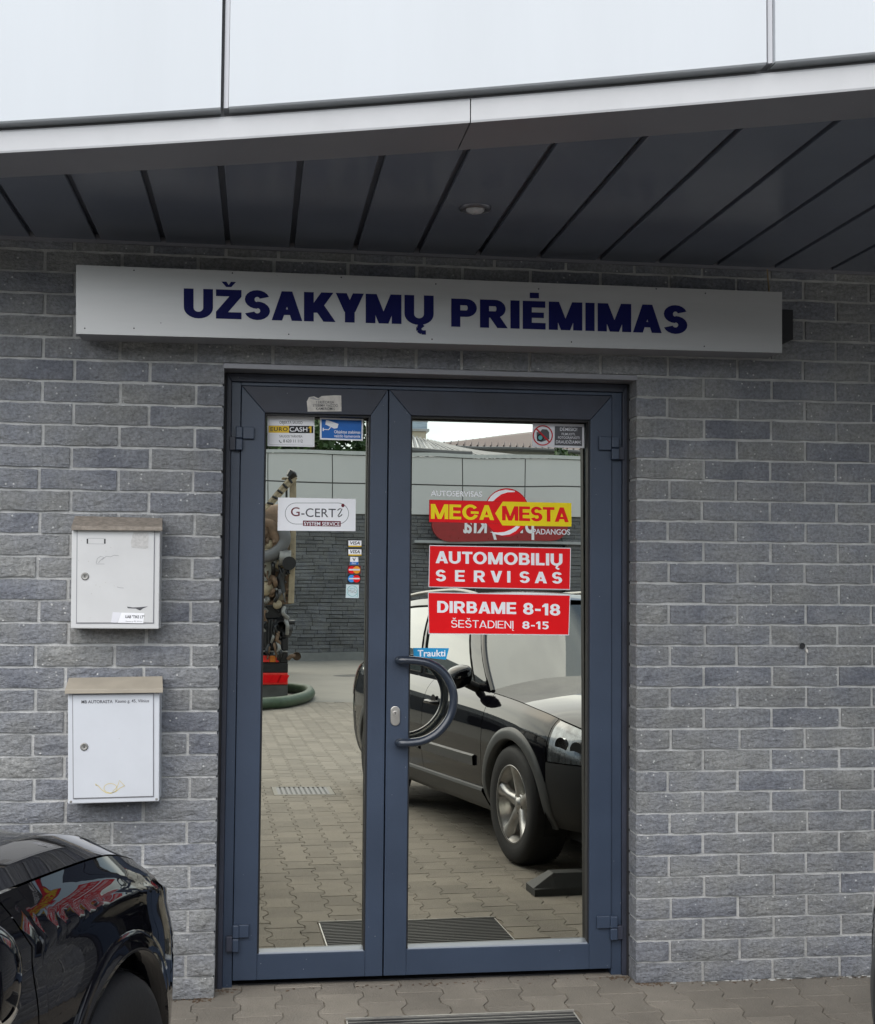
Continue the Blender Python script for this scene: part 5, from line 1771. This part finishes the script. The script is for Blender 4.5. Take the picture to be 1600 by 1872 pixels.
            MB().lathe([(.0001, o * .02), (.14, o * .02), (.14, 0)], (X0, uh, zz), 'x', 30).build('brake_disc', M_STEELDULL, rimo, local=True)
            MB().lathe([(.0001, -o * .06), (.20, -o * .06)], (X0, uh, zz), 'x', 30).build('wheel_back', M_UNDER, rimo, local=True)
    # nose and tail: bumper runs round the plan curve from side to side
    def around(nm, pa, pb, za, zb_, mat, off=0.0, n=40, rowsn=14, parent=root):
        rows = []
        ps = np.linspace(pa, pb, n)
        seq = [(p, 1) for p in ps] + [(p, -1) for p in ps[::-1]] if abs(fw(pb)) < .02 else [(p, 1) for p in ps]
        for p, sd_ in seq:
            u = fu(p)
            lo = max((za(u) if callable(za) else za), zlow(u)); hi = zb_(u) if callable(zb_) else zb_
            rows.append([pt(p, lo + (hi - lo) * j / (rowsn - 1), off, sd_) for j in range(rowsn)])
        return MB().grid(rows).build(nm, mat, parent, smooth=True, local=True)

    pb0 = p_of(ubump + g_)
    bz = lambda u: hz0(u) - .006
    around('front_bumper', pb0, 0.0005, zl0 - .02, bz, M_PAINT if not opt.get('clad') else M_CLADDK, n=46)
    if opt.get('clad'):
        around('bumper_trim', pb0, .55, zl0 - .03, lambda u: .40, M_CLAD, off=.012, n=24, rowsn=6)
    around('front_panel', p_of(hl0 - .001), p_of(ubump + g_), hz0, lambda u: zt(u), M_PAINT)
    around('front_panel', p_of(ubump + g_), p_of(hl0 + .0), hz0, lambda u: zt(u), M_PAINT, off=-.001) if False else None
    flank('front_panel', hl0 + .0005, ubump + g_, za=lambda u: hz0(u), side=1); flank('front_panel', hl0 + .0005, ubump + g_, za=lambda u: hz0(u), side=-1)
    around('grille', p_of(hl1 + .0) , 0.0005, hz0, lambda u: zt(u) - .012, M_CLADDK, off=-.012)
    if not opt.get('two_doors'): q0 = -3.1
    else: q0 = -3.0
    around('rear_bumper', p_of(q0 - g_), LT - .0005, zl0, .60, M_PAINT if not opt.get('clad') else M_CLADDK, n=40)
    around('tail_panel', p_of(q0 - g_), LT - .0005, .605, lambda u: zt(u), M_PAINT, n=40)
    for sd_ in (1, -1):
        flank('tail_light', -3.24, -3.56, za=lambda u: .72, zb_=lambda u: zt(u) - .03, mat=M_TAIL, side=sd_, off=.006)
    # bonnet
    hc = spl(opt.get('hood', [(-.75, 1.015), (-.4, .985), (0, .945), (.4, .885), (.7, .81), (.86, .735), (.915, .66)]))
    ub_ = -.56
    rows = []
    for u in list(np.linspace(.908 * fo, .80 * fo, 10)) + list(np.linspace(.77 * fo, ub_, 34)):
        p = p_of(u)
        e = pt(p, zt(u), 0, 1)
        ve = e[0] - .004
        row = []
        for k in range(33):
            a = -1 + 2 * k / 32
            q = abs(a)
            rise = (1 - q ** 2.6)
            z = zt(u) + .003 + (hc(u) - zt(u)) * rise
            bd = opt.get('bonnet_ridge', 0.0)
            z += bd * math.exp(-((q - .86) / .07) ** 2)
            row.append((ve * a, e[1] + (.0), z))
        rows.append(row)
    MB().grid(rows).build('bonnet', M_PAINT, root, smooth=True, local=True)
    # greenhouse
    ROOF = opt.get('roof', 1.47)
    zr = spl([(-3.5, ROOF - .13), (-3.0, ROOF - .05), (-2.3, ROOF - .005), (-1.8, ROOF), (-1.35, ROOF - .03), (-1.15, ROOF - .075)])
    NB = 61
    Bp, Tp = [], []
    for i in range(NB):
        t = i / (NB - 1)
        ub2 = -.50 + (-3.36 + .50) * t
        ut2 = -1.18 + (-3.22 + 1.18) * t
        e = pt(p_of(ub2), zt(ub2), 0, 1)
        Bp.append(np.array([e[0] + .004, e[1], zt(ub2) + .001]))
        wr = .575 + .02 * math.sin(math.pi * t)
        Tp.append(np.array([wr, ut2, zr(ut2)]))
    NT = 14

    def side_pt(t, q, sd_, off=0):
        i = min(int(t * (NB - 1)), NB - 2); f_ = t * (NB - 1) - i
        B0, T0 = Bp[i] * (1 - f_) + Bp[i + 1] * f_, Tp[i] * (1 - f_) + Tp[i + 1] * f_
        P_ = B0 * (1 - q) + T0 * q
        bow = .035 * math.sin(math.pi * q)
        return np.array([sd_ * (P_[0] + bow + off), P_[1], P_[2] + off * .3])

    wins = [(.075, .395, .045, .90), (.425, .70, .045, .90), (.73, .93, .10, .88)]
    for sd_ in (1, -1):
        ts = sorted(set(list(np.linspace(0, 1, 61)) + [a for w_ in wins for a in w_[:2]]))
        qs = [0, .045, .1, .2, .35, .5, .65, .8, .88, .90, .95, 1.0]
        rows = [[side_pt(t, q, sd_) for q in qs] for t in ts]

        def skip(i, j):
            tm, qm = (ts[i] + ts[i + 1]) / 2, (qs[j] + qs[j + 1]) / 2
            return any(a < tm < b_ and c_ < qm < d_ for a, b_, c_, d_ in wins)
        MB().grid(rows, skip=skip).build('window_frame', M_PAINT, root, smooth=True, local=True)
        for (a, b_, c_, d_) in wins:
            rows = [[side_pt(t, q, sd_, -.004) for q in np.linspace(c_, d_, 8)] for t in np.linspace(a, b_, 14)]
            MB().grid(rows).build('side_window', M_CARGLASS, root, smooth=True, local=True)
        # weatherstrip lines
        for (a, b_, c_, d_) in wins:
            loop = [side_pt(t, c_, sd_, .002) for t in np.linspace(a, b_, 12)] + [side_pt(b_, q, sd_, .002) for q in np.linspace(c_, d_, 8)[1:]] + [side_pt(t, d_, sd_, .002) for t in np.linspace(b_, a, 12)[1:]] + [side_pt(a, q, sd_, .002) for q in np.linspace(d_, c_, 8)[1:]]
            MB().tube(loop, .005, 5, caps=False).build('window_seal', M_UNDER, root, local=True)
    # windscreen, roof, rear window
    def sheet(nm, left, mat, bulge_u, bulge_z, n=21, parent=root, off=0.0):
        rows = []
        for L_ in left:
            rows.append([(L_[0] * a, L_[1] + bulge_u * (1 - a * a), L_[2] + bulge_z * (1 - a * a) + off) for a in np.linspace(-1, 1, n)])
        return MB().grid(rows).build(nm, mat, parent, smooth=True, local=True)
    wl_ = [side_pt(0.0, q, 1) for q in np.linspace(0, 1, 14)]
    sheet('windscreen', [np.array([p[0] - .03, p[1] - .006, p[2]]) for p in wl_], M_CARGLASS, .13, .02)
    for sd_ in (1, -1):
        MB().tube([np.array([sd_ * (p[0] - .022), p[1] + .004, p[2] + .002]) for p in wl_], .018, 6).build('pillar_trim', M_PAINT, root, smooth=True, local=True)
    sheet('cowl', [np.array([wl_[0][0], wl_[0][1] - .10, wl_[0][2] - .02]), np.array([wl_[0][0], wl_[0][1] + .03, wl_[0][2] - .008])], M_CLADDK, .13, .06)
    sheet('roof', [Tp[i] for i in range(0, NB, 4)], M_PAINT, 0, .055)
    rl_ = [side_pt(1.0, q, 1) for q in np.linspace(0, 1, 8)]
    sheet('rear_window', rl_, M_CARGLASS, -.08, .03)
    if opt.get('rails'):
        for sd_ in (1, -1):
            pr2 = [np.array([sd_ * (.555), u, zr(u) + .05]) for u in np.linspace(-1.35, -3.0, 14)]
            MB().tube([pr2[0] + np.array([0, .10, -.055])] + pr2 + [pr2[-1] + np.array([0, -.10, -.06])], .014, 8).build('roof_rail', M_STEELDULL, root, smooth=True, local=True)
    # underbody keeps light out
    MB().box(-.70, .70, -3.3, .62, .19, .55).build('underbody', M_UNDER, root, local=True)
    MB().box(-.64, .64, -3.3, -.55, .551, .90).build('cabin_dark', M_UNDER, root, local=True)
    # side mirrors
    mv = opt.get('mirror', dict(u=-.72, z=1.00, L=.15, H=.14, D=.11))
    for sd_ in (1, -1):
        um, zm_ = mv['u'], mv['z']
        e = pt(p_of(um), zt(um), 0, 1)
        x0 = e[0] + .045
        rows = []
        for i in range(19):
            a = math.pi * i / 18
            prow = []
            for k in range(25):
                th_ = 2 * math.pi * k / 24
                sx = (abs(math.sin(a)) ** .55)
                cx = math.cos(th_); sz_ = math.sin(th_)
                yy = mv['D'] * (abs(cx) ** .8) * (1 if cx > 0 else -.25) * sx
                zz_ = mv['H'] / 2 * (abs(sz_) ** .75) * (1 if sz_ > 0 else -1) * sx * (1.0 - .10 * (1 - math.cos(a)) * 0)
                prow.append((sd_ * (x0 + mv['L'] * (1 - math.cos(a)) / 2), um + yy, zm_ + zz_ - .015 * (1 - math.cos(a))))
            rows.append(prow)
        mo = MB().grid(rows).build('side_mirror', M_PAINT, root, smooth=True, local=True)
        MB().tube([(sd_ * (e[0] - .01), um + .03, zt(um) + .0), (sd_ * (x0 + .03), um + .02, zm_ - mv['H'] * .35)], .028, 8).build('mirror_arm', M_CLADDK, mo, smooth=True, local=True)
        if mv.get('strip'):
            rows = []
            for i in range(2, 18):
                a = math.pi * i / 18
                sx = abs(math.sin(a)) ** .55
                prow = []
                for th_ in np.linspace(-2.3, -.72, 12):
                    cx, sz_ = math.cos(th_), math.sin(th_)
                    prow.append((sd_ * (x0 + mv['L'] * (1 - math.cos(a)) / 2 + .002), um + (mv['D'] * (abs(cx) ** .8) * (1 if cx > 0 else -.25)) * sx + .001, zm_ - mv['H'] / 2 * (abs(sz_) ** .75) * sx - .002 - .015 * (1 - math.cos(a))))
                rows.append(prow)
            MB().grid(rows).build('indicator_strip', M_CHROME, mo, smooth=True, local=True)
        MB().prism([(sd_ * (x0 + mv['L'] * .5 + mv['L'] * .40 * math.cos(a)), um - mv['D'] * .24, zm_ - .012 + mv['H'] * .38 * math.sin(a)) for a in np.linspace(0, 2 * math.pi, 20, endpoint=False)], (0, -.003, 0)).build('mirror_glass', M_CHROME, mo, local=True)
    return root


CB = dict(loc=(0.20, -1.70, 0.0), heading=math.radians(9.5), s=0.93)
carB = make_car('parked_crossover', (0, 0, 0), 0, .93, 'black estate crossover with grey wheel arch cladding, mirrored in the right pane', 'cars parked in the yard',
                dict(clad=True, rails=True, lift=.10, fo=.90, hl=(.41, .68), ubump=.39, trimw=.052, trimo=.010))
CA = dict(heading=math.radians(20), s=.94)
carA = make_car('parked_hatchback', (0, 0, 0), 0, .94, 'glossy black hatchback nosed up to the wall below the mailboxes', 'cars parked in the yard',
                dict(trimmat=M_PAINT, trimw=.030, trimo=.005, hl=(.46, .72), Ra=.375, two_doors=False, mirror=dict(u=-.90, z=.925, L=.20, H=.18, D=.13, strip=True), creases=[(.90, .014, .045)], fo=.92,
                     zt=[(-3.68, 1.0), (-3.2, .985), (-2.2, .955), (-1.2, .935), (-.55, .915), (-.2, .895), (.1, .87), (.35, .815), (.6, .74), (.78, .66), (.915, .58)],
                     hz=lambda u: .54, hood=[(-.75, 1.03), (-.4, 1.005), (0, .965), (.3, .90), (.55, .81), (.75, .70), (.84, .62), (.915, .59)],
                     bonnet_ridge=.018))


def place_car(root, side, target, h, s):
    """target: ground point (x, y) where the outer face of the front wheel on `side` stands"""
    fwd = np.array([math.sin(h), math.cos(h)]); rt = np.array([math.cos(h), -math.sin(h)])
    o = np.array(target) - rt * side * .885 * s
    root.location = (o[0], o[1], G0)
    root.rotation_euler = (0, 0, -h)
    root.scale = (s, s, s)


place_car(carB, -1, (0.038, -1.85), math.radians(10.0), .925)
place_car(carA, 1, (-1.555, -1.80), math.radians(15), .94)

# ------------------------------------------------------------------ machine truck at the left of the mirror
YT = -14.1
T_ = lambda x, y, o_=0.0: mY(x, y, YT + o_)
tx = T_(527, 1283)[0]
truck = thing('machine_truck', (tx - 1.2, YT, 0), 'rear end of a beige machine truck with hoses, mast and red rear marker board', 'truck')
M_BEIGE = pm('worn_beige_steel', (0.33, 0.27, 0.18), var=0.3, vscale=5, rough=0.6, specks=(9, .1, (0.16, 0.09, 0.05)))
M_RUSTY = pm('rusty_brown_steel', (0.15, 0.095, 0.06), var=0.4, vscale=6, rough=0.75)
M_MACHBLK = pm('machine_black', (0.012, 0.012, 0.014), var=0.3, vscale=8, rough=0.35)
M_HOSEGREY = pm('grey_hose', (0.12, 0.12, 0.125), rough=0.45)
M_FLAP = pm('mud_flap_grey', (0.085, 0.083, 0.075), var=0.25, vscale=5, rough=0.8)
M_GREENHOSE = pm('green_hose', (0.055, 0.09, 0.05), var=0.25, vscale=14, rough=0.5)
M_REDREFL = pm('red_reflector', (0.75, 0.03, 0.02), var=0.15, vscale=12, rough=0.3)
M_AMBER = pm('amber_lens', (0.55, 0.16, 0.02), var=0.2, vscale=20, rough=0.25)


def tb(x0, y0, x1, y1, mat, name, depth=.3, off=0.0, parent=truck, bevel=.01):
    a, c = T_(x0, y0, off), T_(x1, y1, off)
    return MB().box(a[0], c[0], YT + off - depth, YT + off, c[2], a[2]).build(name, mat, parent, bevel=bevel)


tb(420, 1253, 526, 1284, M_FLAP, 'mud_flap', .04)
bd = tb(430, 1231, 526.5, 1252.5, M_REDREFL, 'marker_board', .05, .02)
for x0 in (485, 500, 514): 
    a, c = T_(x0, 1235, .024), T_(x0 + 9, 1249, .024)
    MB().prism([(a[0], YT + .021, a[2]), (a[0] + .12, YT + .021, a[2]), (c[0], YT + .021, c[2]), (c[0] - .12, YT + .021, c[2])], (0, .004, 0)).build('reflector_strip', V_RED, bd)
tb(430, 1212.5, 527, 1230.5, M_MACHBLK, 'rear_beam', .3)
tl = tb(430, 1197, 513, 1212.3, M_MACHBLK, 'tail_light_housing', .12, .01)
for x0, x1, mm_ in ((470, 494, M_REDREFL), (494.5, 505, M_AMBER), (505.5, 511, M_REDREFL)):
    a, c = T_(x0, 1198.5, .02), T_(x1, 1210.5, .02)
    MB().box(a[0], c[0], YT + .0101, YT + .03, c[2], a[2]).build('lamp_lens', mm_, tl, bevel=.004)
tb(430, 1189.5, 527, 1192, M_STEELDULL, 'rear_rail', .3, .02)
tb(513.5, 1192.3, 527, 1212, M_MACHBLK, 'rear_bracket', .2)
tb(430, 1130, 511, 1189, M_MACHBLK, 'engine_cover', 1.2, -.1)
for i, xx in enumerate((487, 493, 499, 505)):
    MB().tube([T_(xx, 1133, -.02), T_(xx + 1, 1186, -.02)], .035, 8).build('hydraulic_pipe', M_MACHBLK, truck, smooth=True)
b = MB()
b.lathe([(.0001, 0), (.13, 0), (.16, .05), (.16, .28), (.1, .34)], T_(516, 1150, .0) - np.array([.0, .3, 0]), 'y', 24)
b.build('pulley', M_MACHBLK, truck, smooth=True)
tb(517, 1155, 528, 1188.5, M_MACHBLK, 'side_bracket', .25)
MB().tube([T_(527, 1138, .02), T_(540, 1138, .02)], .03, 8).build('lever', M_MACHBLK, truck)
MB().tube(smoothpath([T_(527, 1205, .03), T_(533, 1199, .05), T_(541, 1199, .05)]), .03, 8).build('tow_hook', M_RUSTY, truck)
MB().lathe([(.0001, 0), (.06, 0), (.06, .06)], T_(543, 1199, .0), 'y', 12).build('tow_hook', M_RUSTY, truck)
tb(430, 1098, 533, 1106, M_RUSTY, 'machine_deck', 1.0)
# mast
mast = tb(530, 869, 533.5, 1105, M_BEIGE, 'mast_post', .12, .02)
tb(535.2, 869, 538.6, 1105, M_BEIGE, 'mast_post', .12, .02)
tb(522, 874, 525, 940, M_MACHBLK, 'mast_post', .1, .0)
for yy in range(880, 1100, 22): tb(533.7, yy, 535, yy + 3, M_RUSTY, 'mast_rung', .1, .0, parent=mast, bevel=0)
tb(516, 873, 530, 876, M_BEIGE, 'mast_head', .2)
# lattice boom reaching up
boom = MB()
pa_, pb_ = [(486, 925), (536, 868)], [(497, 921), (541, 873)]
for pr0 in (pa_, pb_, [(484, 931), (528, 877)]): boom.tube([T_(*pr0[0], .1), T_(*pr0[1], .1)], .03, 6)
bo = boom.build('boom', M_BEIGE, truck)
lac = MB()
for k in range(5):
    t = k / 5 + .06
    p = np.array(pa_[0]) * (1 - t) + np.array(pa_[1]) * t; q = np.array(pb_[0]) * (1 - t) + np.array(pb_[1]) * t
    lac.tube([T_(p[0] - 2, p[1] - 2, .13), T_(q[0] - 1, q[1] + 4, .13)], .018, 6)
lac.build('boom_lacing', M_MACHBLK, bo)
MB().tube([T_(528, 873, .1), T_(536, 865, .1), T_(537.5, 863, .1)], [.05, .08, .05], 8).build('boom_tip', M_MACHBLK, bo)
# machinery
tb(430, 929, 508, 950, M_BEIGE, 'machine_head', .6, -.1)
tb(430, 950, 506, 954, M_RUSTY, 'machine_head', .5, -.08)
tank = MB(); tank.lathe([(.0001, -.35), (.25, -.34), (.36, -.25), (.38, .2), (.30, .32), (.0001, .36)], T_(493, 969, -.3), 'x', 24)
tank.build('motor', M_RUSTY, truck, smooth=True)
tb(430, 984, 500, 990, M_BEIGE, 'bracket', .4, -.1); tb(430, 1000, 502, 1009, M_BEIGE, 'bracket', .4, -.1)
tb(430, 1021, 494, 1070, pm('pale_machine_box', (0.40, 0.39, 0.33), var=.15, vscale=6), 'pump_box', .5, -.05)
tb(430, 1058, 503, 1066, M_BEIGE, 'bracket', .4, .02)
tb(494.5, 1024, 529, 1100, M_RUSTY, 'pump_body', .5, -.25)
tb(505, 1082, 522, 1099, M_BEIGE, 'pump_box', .2, -.02)
MB().tube(smoothpath([T_(478, 1018, .1), T_(496, 1013, .1), T_(510, 1003, .1), T_(519, 990, .1), T_(519, 975, .1), T_(512, 966, .05)]), .085, 12).build('hose', M_HOSEGREY, truck, smooth=True)
MB().tube(smoothpath([T_(480, 956, .0), T_(495, 960, .05), T_(500, 975, .05), T_(506, 992, .05), T_(500, 1008, 0)]), .075, 12).build('hose', M_RUSTY, truck, smooth=True)
MB().tube([T_(509, 1018, .1), T_(530, 1020, .1)], .12, 16).build('cylinder', M_STEELDULL, truck, smooth=True)
MB().tube([T_(528, 1029, .05), T_(528, 1029, .25)], .10, 16).build('coupling', M_MACHBLK, truck, smooth=True)
MB().tube(smoothpath([T_(518, 1040, .05), T_(512, 1060, .05), T_(515, 1085, .05)]), .06, 10).build('hose', M_MACHBLK, truck, smooth=True)
for (x, y, r_) in ((490, 996, .07), (505, 978, .06), (488, 1010, .06), (510, 1031, .07), (500, 1027, .05), (487, 1076, .09), (508, 1106, .06), (520, 1000, .05)):
    MB().lathe([(.0001, .05), (r_, .04), (r_ * 1.1, 0), (r_, -.1)], T_(x, y, .03), 'y', 14).build('fitting', M_BEIGE if r_ > .055 else M_STEELDULL, truck, smooth=True)
# clutter of pipes, valves and brackets that fills the rear of the machine
rc = random.Random(8)
CM = [M_RUSTY, M_MACHBLK, M_BEIGE, M_HOSEGREY, M_STEELDULL, M_RUSTY, M_MACHBLK]
for i in range(46):
    x, y = rc.uniform(482, 526), rc.uniform(952, 1100)
    if rc.random() < .45:
        w_, h_ = rc.uniform(3, 9), rc.uniform(2, 9)
        tb(x - w_ / 2, y - h_ / 2, min(x + w_ / 2, 529), y + h_ / 2, rc.choice(CM), 'bracket', rc.uniform(.05, .3), rc.uniform(-.25, .12), bevel=.006)
    else:
        p_ = [T_(x, y, rc.uniform(-.1, .12))]
        for _ in range(3):
            x = min(max(x + rc.uniform(-9, 9), 480), 528); y += rc.uniform(3, 16)
            p_.append(T_(x, y, rc.uniform(-.1, .14)))
        MB().tube(smoothpath(p_, 4), rc.uniform(.012, .04), 7).build('pipe', rc.choice(CM), truck, smooth=True)
for i in range(16):
    x, y = rc.uniform(483, 524), rc.uniform(1106, 1186)
    p_ = [T_(x, y, .05), T_(x + rc.uniform(-6, 6), y + rc.uniform(4, 14), .09), T_(x + rc.uniform(-5, 8), y + rc.uniform(12, 26), .05)]
    MB().tube(smoothpath(p_, 4), rc.uniform(.012, .03), 7).build('pipe', rc.choice([M_MACHBLK, M_MACHBLK, M_STEELDULL, M_RUSTY]), truck, smooth=True)
tb(430, 1106.5, 522, 1131, M_MACHBLK, 'engine_cover', 1.0, -.08)
# chassis goes on behind
cz = T_(500, 1190)[2]
MB().box(tx - 2.2, tx - .05, YT - 7.5, YT - .35, .55, cz - .2).build('chassis', M_MACHBLK, truck)
MB().box(tx - 2.2, tx - .35, YT - 7.0, YT - 1.3, cz - .19, cz + .7).build('machine_body', M_BEIGE, truck, bevel=.03)
for yy in (YT - 1.4, YT - 2.6, YT - 6.4):
    for xx in (tx - .30, tx - 1.95):
        wv = MB().lathe([(.0001, .13), (.25, .13), (.28, .10), (.30, .14), (.46, .14), (.5, .10), (.5, -.10), (.46, -.14), (.0001, -.14)], (xx, yy, .5), 'x', 28)
        wv.build('wheel', M_RUBBER, truck, smooth=False)
MB().box(tx - 2.2, tx - .05, YT - 9.4, YT - 7.6, .6, 2.6).build('cab', M_BEIGE, truck, bevel=.08)
# green hose curled on the ground
hz_ = .085
gp = [(400, 1296), (483, 1287), (510, 1285), (535, 1281), (556, 1275), (566, 1268), (562, 1262), (548, 1260), (527, 1258), (500, 1256)]
hs = MB().tube(smoothpath([mZ(x, y, hz_) for x, y in gp], 6), .078, 14).build('suction_hose', M_GREENHOSE, None, smooth=True)
tag(hs, 'thick green suction hose curled on the paving behind the truck', 'hose')
